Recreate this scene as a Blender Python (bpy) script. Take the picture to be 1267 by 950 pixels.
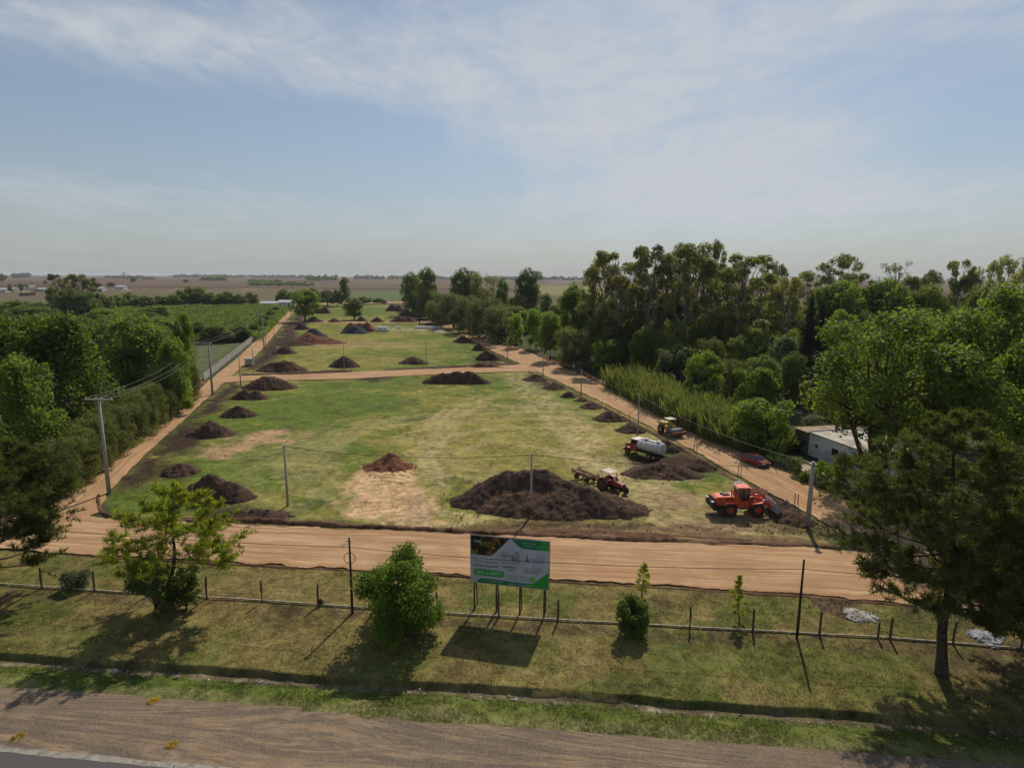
import bpy, bmesh, math, random
import numpy as np
from mathutils import Vector, Matrix
random.seed(7); RNG = np.random.default_rng(7)
PI = math.pi
for o in list(bpy.data.objects): bpy.data.objects.remove(o)
SC = bpy.context.scene
COL = SC.collection

# ------------------------------------------------------------------ camera, sky, sun, exposure
FOC, CAMH, ROLL = 760.0, 25.0, math.radians(0.3)
PITCH = math.atan(133 / FOC)
_f = np.array([0, math.cos(PITCH), -math.sin(PITCH)]); _r = np.array([1., 0, 0]); _u = np.cross(_r, _f)
CR = _r * math.cos(ROLL) + _u * math.sin(ROLL); CU = -_r * math.sin(ROLL) + _u * math.cos(ROLL); CF = _f
cam = bpy.data.cameras.new('camera'); camo = bpy.data.objects.new('camera', cam); COL.objects.link(camo)
cam.sensor_width = 36; cam.lens = 36 * FOC / 1267; cam.clip_start = 0.5; cam.clip_end = 60000
M = Matrix.Identity(4)
for i in range(3):
    M[i][0] = CR[i]; M[i][1] = CU[i]; M[i][2] = -CF[i]
M[2][3] = CAMH
camo.matrix_world = M; SC.camera = camo
SC.render.resolution_x, SC.render.resolution_y = 1024, 767

SUN_EL, SUN_AZ = math.radians(46), math.radians(17)      # azimuth clockwise from +Y
sd = Vector((math.sin(SUN_AZ) * math.cos(SUN_EL), math.cos(SUN_AZ) * math.cos(SUN_EL), math.sin(SUN_EL)))
sl = bpy.data.lights.new('sun', 'SUN'); sl.energy = 3.6; sl.angle = math.radians(0.55); sl.color = (1.0, 0.90, 0.74)
so = bpy.data.objects.new('sun', sl); COL.objects.link(so); so.rotation_euler = sd.to_track_quat('Z', 'Y').to_euler()
SC.view_settings.view_transform = 'Standard'; SC.view_settings.look = 'None'
SC.view_settings.exposure = 0.0; SC.view_settings.gamma = 1.0

W = bpy.data.worlds.new("World"); SC.world = W; W.use_nodes = True
nt = W.node_tree; nt.nodes.clear()
def N(t, **k):
    n = nt.nodes.new(t)
    for a, b in k.items(): setattr(n, a, b)
    return n
def L(a, b): nt.links.new(a, b)
def Mth(op, a, b=None, c=None, clamp=False):
    n = N('ShaderNodeMath', operation=op); n.use_clamp = clamp
    for i, v in enumerate((a, b, c)):
        if v is None: continue
        if isinstance(v, (int, float)): n.inputs[i].default_value = v
        else: L(v, n.inputs[i])
    return n.outputs[0]
def Mix(f, a, b, bt='MIX'):
    n = N('ShaderNodeMix', data_type='RGBA', blend_type=bt)
    for s, v in ((0, f), (6, a), (7, b)):
        if isinstance(v, (int, float)): n.inputs[s].default_value = v
        elif isinstance(v, tuple): n.inputs[s].default_value = v if len(v) == 4 else (*v, 1)
        else: L(v, n.inputs[s])
    return n.outputs[2]
def Ramp(f, a, b):
    n = N('ShaderNodeMapRange', interpolation_type='SMOOTHSTEP'); n.inputs[1].default_value = a; n.inputs[2].default_value = b
    L(f, n.inputs[0]); return n.outputs[0]
def Noise(vec, scale, detail=5, rough=.55, dist=0.0, sc=None):
    if sc is not None:
        m = N('ShaderNodeMapping'); m.inputs['Scale'].default_value = sc; L(vec, m.inputs[0]); vec = m.outputs[0]
    n = N('ShaderNodeTexNoise'); n.inputs['Scale'].default_value = scale; n.inputs['Detail'].default_value = detail
    n.inputs['Roughness'].default_value = rough; n.inputs['Distortion'].default_value = dist
    L(vec, n.inputs['Vector']); return n.outputs['Fac']
sky = N('ShaderNodeTexSky', sky_type='NISHITA', sun_disc=False)
sky.sun_elevation = SUN_EL; sky.sun_rotation = SUN_AZ; sky.air_density = 1.0; sky.dust_density = .7; sky.ozone_density = 1.6; sky.altitude = 60
tc = N('ShaderNodeTexCoord'); sx = N('ShaderNodeSeparateXYZ'); L(tc.outputs['Generated'], sx.inputs[0])
dz = Mth('MAXIMUM', sx.outputs[2], 0.0)
den = Mth('ADD', dz, 0.06)
cu = Mth('DIVIDE', sx.outputs[0], den); cv = Mth('DIVIDE', sx.outputs[1], den)
cx = N('ShaderNodeCombineXYZ'); L(cu, cx.inputs[0]); L(cv, cx.inputs[1])
def az_el(px, py):
    d = CR * (px - 633.5) + CU * (475 - py) + CF * FOC; d /= np.linalg.norm(d)
    return d
def patch(px, py, rx, ry, amp):
    # soft bank of cirrus around one direction of the sky (horizontal angle, elevation)
    d = az_el(px, py); a0 = math.atan2(d[0], d[1]); e0 = d[2]
    az = Mth('ARCTAN2', sx.outputs[0], sx.outputs[1])
    a = Mth('MULTIPLY', Mth('SUBTRACT', az, a0), 760.0 / rx); e = Mth('MULTIPLY', Mth('SUBTRACT', sx.outputs[2], e0), 760.0 / ry)
    r2 = Mth('ADD', Mth('MULTIPLY', a, a), Mth('MULTIPLY', e, e))
    return Mth('MULTIPLY', Mth('EXPONENT', Mth('MULTIPLY', r2, -1.0)), amp)
base = None
for p in ((860, 195, 260, 75, .85), (660, 160, 95, 16, .30), (900, 250, 170, 26, .25), (400, 60, 430, 55, .42), (1150, 20, 330, 70, .52), (690, 25, 420, 60, .22), (560, 215, 120, 40, -.25), (520, 150, 110, 20, -.15), (150, 245, 330, 32, .36),
          (470, 115, 220, 22, .22), (90, 40, 200, 22, .34), (1060, 250, 260, 35, .3), (640, 300, 900, 40, .12),
          (1100, 85, 110, 30, -.35), (1225, 130, 90, 40, -.30), (300, 165, 210, 40, -.14), (1190, 190, 110, 40, -.2), (925, 241, 45, 7, -.3), (60, 130, 120, 60, -.2)):
    q = patch(*p); base = q if base is None else Mth('ADD', base, q)
n1 = Noise(cx.outputs[0], 1.1, 7, .58, .6, (1.0, .42, 1)); n2 = Noise(cx.outputs[0], 3.2, 8, .62, 1.2, (1.0, .35, 1))
n3 = Noise(tc.outputs['Generated'], 5.0, 6, .6, .8, (1, 1, 3.2))
nn = Mth('ADD', Mth('ADD', Mth('MULTIPLY', Mth('SUBTRACT', n1, .5), 1.3), Mth('MULTIPLY', Mth('SUBTRACT', n2, .5), .7)), Mth('MULTIPLY', Mth('SUBTRACT', n3, .5), 1.2))
n4 = Noise(cx.outputs[0], 3.4, 7, .58, 1.8, (.8, .30, 1)); n5 = Noise(tc.outputs['Generated'], 7.0, 7, .56, 1.4, (1, 1, 3.4))
wisp = Mth('ADD', Mth('MULTIPLY', Mth('SUBTRACT', n4, .5), 1.5), Mth('MULTIPLY', Mth('SUBTRACT', n5, .5), 1.5))
dens = Mth('ADD', Mth('ADD', base, Mth('MULTIPLY', nn, .55)), Mth('MULTIPLY', wisp, Mth('ADD', .12, Mth('MULTIPLY', base, .85))))
cl = Ramp(dens, -.02, 1.15)
cl = Mth('MULTIPLY', cl, .95)
hz = Mth('POWER', Mth('SUBTRACT', 1.0, Mth('MINIMUM', Mth('MULTIPLY', dz, 2.6), 1.0)), 3.0)
skyc = Mix(Mth('ADD', Mth('MULTIPLY', hz, .58), .32), Mix(1.0, sky.outputs[0], (.84, .92, .97), 'MULTIPLY'), (4.25, 4.50, 4.60))
skyc = Mix(cl, skyc, (6.3, 6.65, 7.1))
bg = N('ShaderNodeBackground'); bg.inputs[1].default_value = 0.088; L(skyc, bg.inputs[0])
wo = N('ShaderNodeOutputWorld'); L(bg.outputs[0], wo.inputs[0])

# ------------------------------------------------------------------ geometry of the place
def P(px, py, z=0.0):
    d = CR * (px - 633.5) + CU * (475 - py) + CF * FOC
    return np.array([0, 0, CAMH]) + d * ((z - CAMH) / d[2])
def proj(X, Y, Z=0.0):
    v = np.stack([X, Y, Z - CAMH + 0 * X], -1); w = v @ CF; w = np.where(np.abs(w) < 1e-3, 1e-3, w)
    return 633.5 + FOC * (v @ CR) / w, 475 - FOC * (v @ CU) / w, w
def pj(x, y, z):
    a, b, c = proj(np.array([float(x)]), np.array([float(y)]), np.array([float(z)])); return a[0], b[0]
def solve_h(x, y, topy):
    lo, hi = 0.0, 80.0
    for _ in range(40):
        m = (lo + hi) / 2
        if pj(x, y, m)[1] > topy: lo = m
        else: hi = m
    return lo
def mpp(y): return math.hypot(y, 25) / FOC     # metres in one photo pixel at that distance

def hash2(ix, iy, s):
    h = (ix.astype(np.int64) * 374761393 + iy.astype(np.int64) * 668265263 + s * 1442695041) & 0xffffffff
    h = ((h ^ (h >> 13)) * 1274126177) & 0xffffffff
    return ((h ^ (h >> 16)) & 0xffff) / 65535.0
def vnoise(x, y, s=0):
    ix, iy = np.floor(x), np.floor(y); fx, fy = x - ix, y - iy
    fx = fx * fx * (3 - 2 * fx); fy = fy * fy * (3 - 2 * fy)
    a = hash2(ix, iy, s); b = hash2(ix + 1, iy, s); c = hash2(ix, iy + 1, s); d = hash2(ix + 1, iy + 1, s)
    return a + (b - a) * fx + (c - a) * fy + (a - b - c + d) * fx * fy
def fbm(x, y, s=0, o=4, g=.5):
    t = 0; a = 1; n = 0
    for i in range(o):
        t = t + a * vnoise(x * 2 ** i + 17 * i, y * 2 ** i - 9 * i, s + i); n += a; a *= g
    return t / n
def sstep(a, b, x):
    t = np.clip((x - a) / (b - a), 0, 1); return t * t * (3 - 2 * t)

# ------------------------------------------------------------------ mesh helpers
def fmesh(name, V, F, mats=(), smooth=False, attrs=None, mi=None, uv=None):
    me = bpy.data.meshes.new(name)
    V = np.asarray(V, dtype=np.float32); F = np.asarray(F, dtype=np.int32); k = F.shape[1]
    me.vertices.add(len(V)); me.vertices.foreach_set('co', V.ravel())
    me.loops.add(F.size); me.loops.foreach_set('vertex_index', F.ravel())
    me.polygons.add(len(F)); me.polygons.foreach_set('loop_start', np.arange(0, F.size, k, dtype=np.int32))
    if mi is not None: me.polygons.foreach_set('material_index', np.asarray(mi, dtype=np.int32))
    if smooth: me.polygons.foreach_set('use_smooth', np.ones(len(F), dtype=bool))
    for m in mats: me.materials.append(m)
    for an, (ty, data) in (attrs or {}).items():
        a = me.attributes.new(an, ty, 'POINT')
        if ty == 'FLOAT': a.data.foreach_set('value', np.asarray(data, np.float32).ravel())
        else:
            c = np.ones((len(V), 4), np.float32); c[:, :3] = data; a.data.foreach_set('color', c.ravel())
    if uv is not None:
        l = me.uv_layers.new(name='UVMap'); l.data.foreach_set('uv', np.asarray(uv, np.float32)[F.ravel()].ravel())
    me.update(); me.validate(); return me
def ob(name, me, parent=None, loc=None, rz=None):
    o = bpy.data.objects.new(name, me); COL.objects.link(o)
    if parent: o.parent = parent
    if loc is not None: o.location = loc
    if rz is not None: o.rotation_euler = (0, 0, rz)
    return o
def tag(o, label=None, cat=None, group=None, kind=None):
    if label: o['label'] = label
    if cat: o['category'] = cat
    if group: o['group'] = group
    if kind: o['kind'] = kind
    return o
def thing(name, label, cat, loc=(0, 0, 0), rz=0, group=None):
    o = bpy.data.objects.new(name, None); COL.objects.link(o); o.empty_display_size = .3
    o.location = loc; o.rotation_euler = (0, 0, rz); return tag(o, label, cat, group)
def copy_tree(o, loc, rz=None, scale=None, label=None, group=None):
    r = o.copy(); COL.objects.link(r); r.location = loc
    if rz is not None: r.rotation_euler = (0, 0, rz)
    if scale is not None: r.scale = scale
    if label: r['label'] = label
    if group: r['group'] = group
    for ch in KIDS.get(o.name, ()):
        c = ch.copy(); COL.objects.link(c); c.parent = r
        for g in KIDS.get(ch.name, ()):
            d = g.copy(); COL.objects.link(d); d.parent = c
    return r
KIDS = {}
def kid(name, me, parent, **k):
    o = ob(name, me, parent, **k); KIDS.setdefault(parent.name, []).append(o); return o

class MB:
    def __init__(s): s.v = []; s.f = []; s.m = []; s.mats = []; s.sm = []
    def mi(s, m):
        if m not in s.mats: s.mats.append(m)
        return s.mats.index(m)
    def add(s, vs, fs, m, smooth=False):
        b = len(s.v); s.v += [tuple(map(float, v)) for v in vs]; k = s.mi(m)
        for f in fs: s.f.append([b + i for i in f]); s.m.append(k); s.sm.append(smooth)
        return s
    def box(s, c, d, m, rz=0.0, ry=0.0, taper=(1, 1), bev=0.0):
        x, y, z = d[0] / 2, d[1] / 2, d[2] / 2
        R = Matrix.Rotation(rz, 3, 'Z') @ Matrix.Rotation(ry, 3, 'Y')
        if bev > 0:
            b = bev; vs = []; fs = []
            pts = [(-x + b, -y), (x - b, -y), (x, -y + b), (x, y - b), (x - b, y), (-x + b, y), (-x, y - b), (-x, -y + b)]
            lv = [(-z, 1 - b / max(x, y)), (-z + b, 1), (z - b, 1), (z, 1 - b / max(min(x, y), .01))]
            for zz, k in lv:
                t = 1 if zz < 0 else 1
                for (a, c2) in pts:
                    tx = taper[0] if zz > 0 else 1; ty = taper[1] if zz > 0 else 1
                    vs.append((a * k * tx, c2 * k * ty, zz))
            for i in range(3):
                for j in range(8): fs.append((i * 8 + j, i * 8 + (j + 1) % 8, (i + 1) * 8 + (j + 1) % 8, (i + 1) * 8 + j))
            fs.append(tuple(range(7, -1, -1))); fs.append(tuple(range(24, 32)))
        else:
            vs = []
            for zz in (-z, z):
                tx, ty = taper if zz > 0 else (1, 1)
                vs += [(-x * tx, -y * ty, zz), (x * tx, -y * ty, zz), (x * tx, y * ty, zz), (-x * tx, y * ty, zz)]
            fs = [(3, 2, 1, 0), (4, 5, 6, 7), (0, 1, 5, 4), (1, 2, 6, 5), (2, 3, 7, 6), (3, 0, 4, 7)]
        vs = [R @ Vector(v) + Vector(c) for v in vs]
        return s.add(vs, fs, m)
    def tube(s, p0, p1, r0, r1, m, n=8, caps=True, smooth=True):
        p0, p1 = Vector(p0), Vector(p1); d = p1 - p0
        if d.length < 1e-6: return s
        q = d.to_track_quat('Z', 'Y'); vs = []
        for p, r in ((p0, r0), (p1, r1)):
            for i in range(n): vs.append(p + q @ Vector((math.cos(2 * PI * i / n) * r, math.sin(2 * PI * i / n) * r, 0)))
        fs = [(i, (i + 1) % n, n + (i + 1) % n, n + i) for i in range(n)]
        b = len(s.v); s.add(vs, fs, m, smooth)
        if caps:
            k = s.mi(m); s.f.append([b + i for i in range(n - 1, -1, -1)]); s.f.append([b + n + i for i in range(n)]); s.m += [k, k]; s.sm += [False, False]
        return s
    def path(s, pts, rs, m, n=6):
        pts = [Vector(p) for p in pts]; rings = []
        for i, p in enumerate(pts):
            d = (pts[min(i + 1, len(pts) - 1)] - pts[max(i - 1, 0)]); q = d.to_track_quat('Z', 'Y')
            r = rs[i] if not isinstance(rs, (int, float)) else rs
            rings += [p + q @ Vector((math.cos(2 * PI * j / n) * r, math.sin(2 * PI * j / n) * r, 0)) for j in range(n)]
        fs = []
        for i in range(len(pts) - 1):
            for j in range(n): fs.append((i * n + j, i * n + (j + 1) % n, (i + 1) * n + (j + 1) % n, (i + 1) * n + j))
        return s.add(rings, fs, m, True)
    def lathe(s, c, axis, prof, m, n=20, smooth=True):
        # prof: (offset along axis, radius)
        q = Vector(axis).to_track_quat('Z', 'Y'); c = Vector(c); vs = []
        for a, r in prof:
            for j in range(n): vs.append(c + q @ Vector((math.cos(2 * PI * j / n) * r, math.sin(2 * PI * j / n) * r, a)))
        fs = []
        for i in range(len(prof) - 1):
            for j in range(n): fs.append((i * n + j, i * n + (j + 1) % n, (i + 1) * n + (j + 1) % n, (i + 1) * n + j))
        return s.add(vs, fs, m, smooth)
    def prism(s, poly, y0, y1, m, rev=False):
        # polygon in x,z extruded along y
        n = len(poly); vs = [(x, y0, z) for x, z in poly] + [(x, y1, z) for x, z in poly]
        fs = [(i, (i + 1) % n, n + (i + 1) % n, n + i) for i in range(n)] + [tuple(range(n - 1, -1, -1)), tuple(range(n, 2 * n))]
        return s.add(vs, fs, m)
    def mesh(s, name):
        me = bpy.data.meshes.new(name); me.from_pydata(s.v, [], s.f)
        for m in s.mats: me.materials.append(m)
        me.polygons.foreach_set('material_index', s.m); me.polygons.foreach_set('use_smooth', s.sm)
        me.update(); return me
    def build(s, name, parent=None, **k):
        me = s.mesh(name)
        return kid(name, me, parent, **k) if parent else ob(name, me, **k)

# ------------------------------------------------------------------ materials
def newmat(name):
    global nt
    m = bpy.data.materials.new(name); m.use_nodes = True; nt = m.node_tree; nt.nodes.clear(); return m
def out(sh):
    o = N('ShaderNodeOutputMaterial'); L(sh, o.inputs[0]); return o
def bsdf(col, rough=.8, metal=0.0, spec=.3, normal=None):
    b = N('ShaderNodeBsdfPrincipled')
    if isinstance(col, tuple): b.inputs['Base Color'].default_value = (*col, 1)
    else: L(col, b.inputs['Base Color'])
    if isinstance(rough, (int, float)): b.inputs['Roughness'].default_value = rough
    else: L(rough, b.inputs['Roughness'])
    b.inputs['Metallic'].default_value = metal; b.inputs['Specular IOR Level'].default_value = spec
    if normal: L(normal, b.inputs['Normal'])
    return b.outputs[0]
def bump(h, strength=.5, dist=.05):
    b = N('ShaderNodeBump'); b.inputs['Strength'].default_value = strength; b.inputs['Distance'].default_value = dist; L(h, b.inputs['Height']); return b.outputs[0]
def pos(): return N('ShaderNodeNewGeometry').outputs['Position']
def objc(): return N('ShaderNodeTexCoord').outputs['Object']
def mottled(name, a, b, scale=3, rough=.8, metal=0.0, spec=.3, bs=.0, dist=.02, detail=6, lo=.35, hi=.65, dirt=None, world=False):
    m = newmat(name); v = pos() if world else objc(); n = Noise(v, scale, detail, .6)
    c = Mix(Ramp(n, lo, hi), a, b)
    if dirt:
        n2 = Noise(v, scale * .37, 5, .6, .4); c = Mix(Mth('MULTIPLY', Ramp(n2, .45, .72), dirt[1]), c, dirt[0])
    nr = bump(n, bs, dist) if bs else None
    out(bsdf(c, rough, metal, spec, nr)); return m

DUST = (.30, .21, .13)
M_concrete = mottled('pole_concrete', (.30, .28, .25), (.42, .40, .36), 6, .85, bs=.3)
M_wood = mottled('weathered_wood', (.075, .055, .042), (.15, .115, .085), 9, .9, bs=.4)
M_darkwood = mottled('creosoted_wood', (.028, .02, .016), (.07, .05, .038), 9, .85, bs=.3)
M_steel = mottled('dull_steel', (.16, .16, .17), (.28, .28, .28), 8, .55, .6)
M_cable = mottled('black_cable', (.012, .012, .012), (.03, .03, .03), 8, .7)
M_beam = mottled('fence_beam', (.24, .18, .12), (.50, .42, .32), 2.5, .9, bs=.3)
M_orange = mottled('orange_paint', (.56, .055, .02), (.74, .10, .032), 2.5, .5, spec=.4, dirt=(DUST, .5))
M_red = mottled('faded_red_paint', (.26, .022, .02), (.36, .05, .04), 3, .5, spec=.4, dirt=(DUST, .4))
M_carred = mottled('car_paint', (.17, .012, .014), (.22, .02, .02), 2, .25, spec=.6, dirt=(DUST, .22))
M_rust = mottled('rusty_red_steel', (.13, .035, .03), (.26, .08, .065), 7, .75, dirt=(DUST, .4))
M_yellow = mottled('faded_yellow_paint', (.42, .27, .05), (.58, .42, .12), 3, .55, dirt=(DUST, .5))
M_tyre = mottled('dusty_tyre', (.02, .019, .018), (.075, .058, .042), 5, .9, bs=.3)
M_black = mottled('black_frame', (.012, .012, .013), (.04, .034, .03), 6, .6)
M_glass = mottled('cab_glass', (.02, .026, .03), (.035, .042, .045), 1.5, .08, spec=.9)
M_tank = mottled('tank_paint', (.52, .50, .48), (.68, .66, .63), 2, .4, spec=.5, dirt=((.36, .29, .22), .35))
M_cream = mottled('sunbleached_roof', (.50, .42, .31), (.66, .58, .46), 3, .7, dirt=(DUST, .35))
M_white = mottled('woven_white_plastic', (.62, .62, .62), (.82, .82, .82), 3, .6, bs=.3)
M_grey = mottled('grey_steel', (.30, .30, .31), (.48, .48, .48), 5, .5, .3, dirt=(DUST, .3))
M_lamp = mottled('lamp_glass', (.7, .7, .68), (.85, .85, .82), 3, .2)
M_tail = mottled('tail_lamp', (.4, .02, .02), (.5, .04, .03), 3, .3)

def soil_mat(name, a, b, c=None, scale=1.6):
    m = newmat(name); v = pos(); n = Noise(v, scale, 9, .68, .3); n2 = Noise(v, scale * .22, 4, .55); n3 = Noise(v, scale * 5, 4, .7)
    col = Mix(Ramp(n, .3, .7), a, b)
    if c: col = Mix(Mth('MULTIPLY', Ramp(n2, .52, .68), .75), col, c)
    col = Mix(Mth('MULTIPLY', Ramp(n3, .58, .75), .5), col, tuple(x * 1.9 for x in b))
    h = Mth('ADD', Mth('MULTIPLY', n, 1.0), Mth('MULTIPLY', n3, .5))
    out(bsdf(col, .95, 0, .12, bump(h, .8, .16))); return m
M_soil = soil_mat('dark_topsoil', (.050, .031, .023), (.118, .076, .054), (.15, .09, .06))
M_clay = soil_mat('red_clay', (.15, .062, .038), (.24, .11, .066), (.11, .06, .04))
M_gravelpile = soil_mat('grey_gravel', (.040, .042, .050), (.072, .074, .086))
M_berm = soil_mat('berm_soil', (.085, .045, .028), (.17, .095, .058), (.26, .16, .095), 1.2)

def road_mat(name, c1, c2, c3, wear=1.0, gravel=0.0):
    m = newmat(name); uv = N('ShaderNodeUVMap').outputs[0]; v = pos()
    s1 = Noise(uv, 1.0, 7, .66, 1.1, (.05, .9, 1) if not gravel else (.12, .8, 1)); s2 = Noise(uv, 1.0, 7, .7, 1.6, (.07, 2.6, 1) if not gravel else (.25, 1.6, 1)); b = Noise(v, .16, 8, .68, .6); g = Noise(v, 5.0, 5, .75)
    col = Mix(Ramp(s1, .40, .60), c1, c2)
    col = Mix(Mth('MULTIPLY', Ramp(s2, .46, .60), .8 * wear), col, c3)
    col = Mix(Mth('MULTIPLY', Ramp(b, .42, .66), .6), col, tuple(x * .74 for x in c1))
    col = Mix(Mth('MULTIPLY', Ramp(g, .5, .8), .22), col, tuple(x * .5 for x in c3))
    if gravel:
        vo = N('ShaderNodeTexVoronoi'); vo.inputs['Scale'].default_value = 17; L(v, vo.inputs['Vector'])
        sp = N('ShaderNodeSeparateColor'); L(vo.outputs['Color'], sp.inputs[0])
        col = Mix(Mth('MULTIPLY', Ramp(sp.outputs[0], .55, .9), gravel), col, (.42, .40, .37))
        col = Mix(Mth('MULTIPLY', Ramp(sp.outputs[1], .6, .9), gravel), col, (.09, .08, .075))
    h = Mth('ADD', Mth('MULTIPLY', s2, 1.0), Mth('MULTIPLY', g, .35))
    out(bsdf(col, .95, 0, .15, bump(h, .4 if not gravel else .15, .05))); return m
M_road = road_mat('tan_dirt_road', (.42, .252, .132), (.56, .378, .222), (.29, .150, .075))
M_shoulder = road_mat('gravel_shoulder', (.15, .112, .080), (.30, .208, .125), (.125, .094, .070), gravel=.2)
def asphalt():
    m = newmat('asphalt'); v = pos(); uv = N('ShaderNodeUVMap').outputs[0]
    n = Noise(v, 30, 3, .7); s = Noise(uv, 1, 4, .6, 0, (.05, 1.5, 1)); c = Mix(n, (.062, .058, .058), (.115, .108, .104)); c = Mix(Mth('MULTIPLY', Ramp(s, .5, .75), .5), c, (.12, .11, .105))
    out(bsdf(c, .85, 0, .3, bump(n, .3, .01))); return m
M_asphalt = asphalt()
M_crack = mottled('dark_crack', (.015, .014, .013), (.03, .028, .026), 3, .9)
M_edge = mottled('concrete_edge', (.20, .18, .15), (.34, .31, .27), 2.5, .9, world=True)

def ground_mat():
    m = newmat('ground_cover'); v = pos()
    a = N('ShaderNodeAttribute'); a.attribute_name = 'albedo'
    n1 = Noise(v, 1.0, 9, .78, .4); n2 = Noise(v, 6.0, 5, .8); n3 = Noise(v, .22, 8, .7, .6)
    k = Mth('ADD', Mth('ADD', Mth('MULTIPLY', Mth('SUBTRACT', n1, .5), 3.2), Mth('MULTIPLY', Mth('SUBTRACT', n2, .5), 2.6)), Mth('MULTIPLY', Mth('SUBTRACT', n3, .5), 1.9))
    mul = Mth('ADD', 1.0, k)
    mul = Mth('MAXIMUM', mul, .3)
    cc = N('ShaderNodeCombineColor'); L(mul, cc.inputs[0]); L(mul, cc.inputs[1]); L(mul, cc.inputs[2])
    c = Mix(1.0, a.outputs['Color'], cc.outputs[0], 'MULTIPLY')
    h = Mth('ADD', n1, Mth('MULTIPLY', n2, .6))
    out(bsdf(c, .95, 0, .1, bump(h, .7, .12))); return m
M_ground = ground_mat()

def leaf_mat(name, dark, light, trans=.35, yel=None, rough=.6, tl=2.1):
    m = newmat(name); a = N('ShaderNodeAttribute'); a.attribute_name = 'tint'
    oi = N('ShaderNodeObjectInfo')
    f = Mth('ADD', Mth('MULTIPLY', a.outputs['Fac'], .85), Mth('MULTIPLY', oi.outputs['Random'], .15))
    c = Mix(f, dark, light)
    if yel: c = Mix(Mth('MULTIPLY', oi.outputs['Random'], .5), c, yel)
    hv = Mth('ADD', .80, Mth('MULTIPLY', oi.outputs['Random'], .4)); cc = N('ShaderNodeCombineColor'); [L(hv, cc.inputs[i]) for i in range(3)]
    c = Mix(1.0, c, cc.outputs[0], 'MULTIPLY')
    t = N('ShaderNodeBsdfTranslucent'); L(Mix(1.0, c, (tl, tl * 1.05, tl * .45), 'MULTIPLY'), t.inputs[0])
    p = bsdf(c, rough, 0, .25); mx = N('ShaderNodeMixShader'); mx.inputs[0].default_value = trans; L(p, mx.inputs[1]); L(t.outputs[0], mx.inputs[2])
    out(mx.outputs[0]); return m
L_bright = leaf_mat('bright_green_leaves', (0.068, 0.105, 0.019), (0.177, 0.231, 0.042), .45)
L_mid = leaf_mat('mid_green_leaves', (0.069, 0.098, 0.024), (0.172, 0.214, 0.044), .42)
L_lime = leaf_mat('lime_green_leaves', (0.081, 0.137, 0.018), (0.184, 0.257, 0.038), .5)
L_olive = leaf_mat('olive_leaves', (0.065, 0.084, 0.028), (0.162, 0.173, 0.055), .40)
L_euc = leaf_mat('eucalyptus_leaves', (0.076, 0.100, 0.045), (0.234, 0.248, 0.100), .38, yel=(0.280, 0.248, 0.094))
L_grey = leaf_mat('grey_green_leaves', (0.068, 0.089, 0.051), (0.155, 0.182, 0.108), .36)
L_dark = leaf_mat('dark_green_leaves', (0.068, 0.099, 0.030), (0.170, 0.206, 0.054), .35)
L_cyp = leaf_mat('cypress_scales', (.008, .013, .007), (.020, .028, .012), .08)
L_pine = leaf_mat('pine_needles_fresh', (0.086, 0.121, 0.016), (.28, .30, .040), .55)
L_pined = leaf_mat('pine_needles_dark', (0.040, 0.055, 0.016), (0.122, 0.137, 0.036), .32)
L_reed = leaf_mat('reed_blades', (.055, .085, .026), (.135, .145, .052), .35)
L_grass = leaf_mat('grass_blades', (.6, .6, .6), (1.0, 1.0, 1.0), .3)
M_bark = mottled('brown_bark', (.045, .032, .024), (.10, .075, .055), 5, .95, bs=.6, dist=.05)
M_barkp = mottled('pale_bark', (.16, .13, .10), (.30, .26, .21), 3, .9, bs=.4)

# ------------------------------------------------------------------ ground: soil cover painted from what grows or lies there
def seg_dist(px, py, pts):
    d = np.full(px.shape, 1e9)
    for (x0, y0), (x1, y1) in zip(pts[:-1], pts[1:]):
        dx, dy = x1 - x0, y1 - y0; t = np.clip(((px - x0) * dx + (py - y0) * dy) / (dx * dx + dy * dy), 0, 1)
        d = np.minimum(d, np.hypot(px - x0 - t * dx, py - y0 - t * dy))
    return d
def in_poly(px, py, poly):
    c = np.zeros(px.shape, bool); n = len(poly)
    for i in range(n):
        x0, y0 = poly[i]; x1, y1 = poly[(i + 1) % n]
        if y0 == y1: continue
        k = ((y0 > py) != (y1 > py)) & (px < (x1 - x0) * (py - y0) / (y1 - y0) + x0); c ^= k
    return c
def WP(pts): return [tuple(P(*p)[:2]) for p in pts]
def poly_w(X, Y, pts, soft, jit, jx, jy, world=False):
    poly = pts if world else WP(pts)
    x = X + jx * jit; y = Y + jy * jit
    ins = in_poly(x, y, poly); d = seg_dist(x, y, poly + [poly[0]])
    s = np.where(ins, d, -d); return sstep(-soft, soft, s)
def line_w(X, Y, pts, w, soft, jit, jx, jy):
    d = seg_dist(X + jx * jit, Y + jy * jit, WP(pts)); return 1 - sstep(w, w + soft, d)
def blob(X, Y, px, py, rx, ry):
    c = P(px, py); r1 = np.linalg.norm(P(px + rx, py) - c); r2 = abs(P(px, py - ry)[1] - c[1]) if ry > 0 else 1
    r3 = abs(P(px, py + ry)[1] - c[1]); r2 = (r2 + r3) / 2
    return np.exp(-((X - c[0]) / r1) ** 2 - ((Y - c[1]) / r2) ** 2)

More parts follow.
